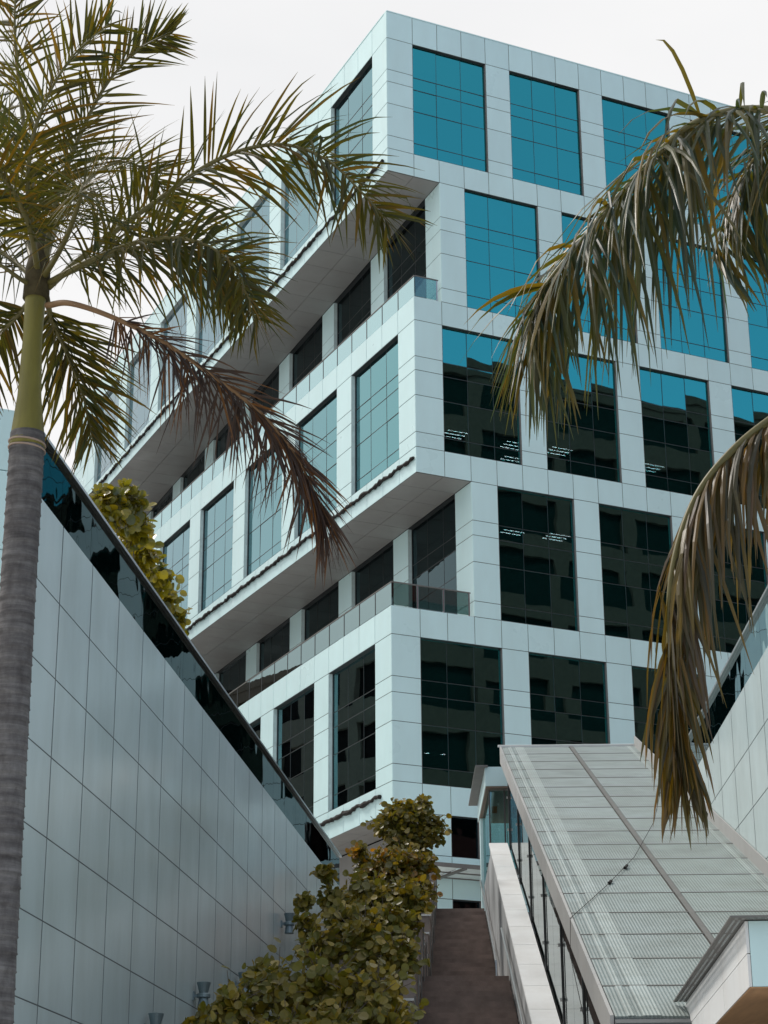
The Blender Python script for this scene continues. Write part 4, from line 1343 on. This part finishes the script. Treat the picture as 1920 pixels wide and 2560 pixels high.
shrub('sea_grape_shrub', 'lowest round leaved shrub spreading over the picture bottom beside the wall lamps', ground_of(640, 2230, 28.5, 0.6),
      blobs([(500, 2185, 28, 62), (600, 2160, 28.5, 75), (700, 2150, 28, 85), (800, 2170, 27.5, 80), (840, 2230, 27, 62), (450, 2240, 28, 50), (620, 2250, 27.5, 80), (730, 2240, 27, 80), (560, 2110, 29, 26)]), 2300, 0.142, M_ROUND, 51, 'shrubs beside the stairs')
shrub('sea_grape_shrub', 'round leaved shrub in the planter just above the lowest one', ground_of(780, 2100, 33, 2.2),
      blobs([(690, 2055, 33, 46), (785, 2050, 33, 72), (860, 2070, 32.5, 44), (660, 2000, 33.5, 14), (745, 2000, 34, 44), (830, 2005, 33.5, 62)]), 2000, 0.145, M_ROUND, 52, 'shrubs beside the stairs')
shrub('sea_grape_shrub', 'middle shrub with sprays of large leaves reaching over the end of the clad wall', ground_of(830, 1990, 39, 4.4),
      blobs([(725, 1955, 38, 36), (800, 1945, 39, 60), (880, 1950, 39, 50), (655, 1950, 37.5, 13), (705, 1890, 38, 14), (860, 1990, 39, 52)]), 1800, 0.148, M_ROUND, 53, 'shrubs beside the stairs')
shrub('sea_grape_shrub', 'shrub with orange tinged leaves and bare grey twigs near the stair head', ground_of(860, 1930, 45, 6.5),
      blobs([(800, 1890, 45, 40), (860, 1880, 45, 55), (915, 1870, 45, 30), (900, 1925, 45, 40), (775, 1845, 45, 12)]), 1500, 0.150, M_TURN, 54, 'shrubs beside the stairs')
shrub('sea_grape_shrub', 'topmost shrub rounded against the tower corner at the stair head', ground_of(880, 1850, 51, 8.5),
      blobs([(845, 1790, 51, 45), (895, 1770, 51, 45), (930, 1800, 51, 36), (880, 1830, 51, 55), (860, 1752, 51, 18), (912, 1745, 51, 20)]), 1500, 0.155, M_ROUND, 55, 'shrubs beside the stairs')
shrub('terrace_shrub', 'yellow green shrub spilling over the dark glass parapet of the terrace', ground_of(300, 1300, 42, 11.7),
      blobs([(232, 1085, 38.5, 32), (275, 1095, 39, 38), (290, 1150, 39.5, 42), (305, 1210, 40.5, 40), (335, 1255, 42, 38), (350, 1300, 43.5, 34), (380, 1335, 45, 24), (250, 1130, 38.5, 34)]), 900, 0.21, M_YELLOW, 56)

# ------------------------------------------------------------------ buildings across the street and beyond the terrace (mirrored in the glass)
def grid_block(name, label, P, a, inward, w, d, h, floors, bays, wallm, glassm, base=0.0):
    e = empty(name, P, label, 'building')
    b = MB()
    fh = h / floors; bw = w / bays
    b.box(P + inward * 0.3 + ZU * base, a * w, inward * d, ZU * (h - base))
    b.build('core', M_VOID, e)
    b = MB()
    for k in range(bays + 1):
        b.box(P + a * (k * bw - 0.6 + (0.6 if k == 0 else 0)), a * (1.2 if 0 < k < bays else 0.6), inward * 0.3, ZU * h)
    b.build('piers', wallm, e)
    b = MB()
    for k in range(floors + 1):
        z = max(0, k * fh - 0.75)
        for q in range(bays):
            x0 = q * bw + 0.6; x1 = (q + 1) * bw - 0.6
            b.box(P + a * x0 + inward * 0.003 + ZU * z, a * (x1 - x0), inward * 0.29, ZU * (1.5 if k < floors else 0.75))
    b.build('spandrels', wallm, e)
    b = MB(); b.box(P + ZU * (h + 0.003) - inward * 0.1, a * w, inward * (d + 0.3), ZU * 0.5); b.build('roof', wallm, e)
    return e


M_VOID = simple('unlit_rooms', (0.016, 0.012, 0.012), 1.0, 0, 0.0)
M_OPP = simple('brown_facade', (0.155, 0.034, 0.029), 0.9, 0, 0.1)
M_OPP2 = simple('brick_facade', (0.15, 0.095, 0.072), 0.8)
# its long face looks back at the tower's front
Pn = O - VX * 46 + UX * 17
grid_block('street_building', 'brown gridded office block across the street, mirrored in the tower front', Pn + UX * 80, -UX, -VX, 80, 18, 60.0, 14, 13, M_OPP, M_GLASS)
Pn2 = Vector((-34, 84, 0))
grid_block('brick_building', 'brown brick block beyond the terrace, mirrored in the tower side', Pn2 + Vector((-6, 44, 0)), Vector((0.135, -0.99, 0)).normalized(), Vector((-0.99, -0.135, 0)).normalized(), 44, 16, 38, 10, 11, M_OPP2, M_GLASS)
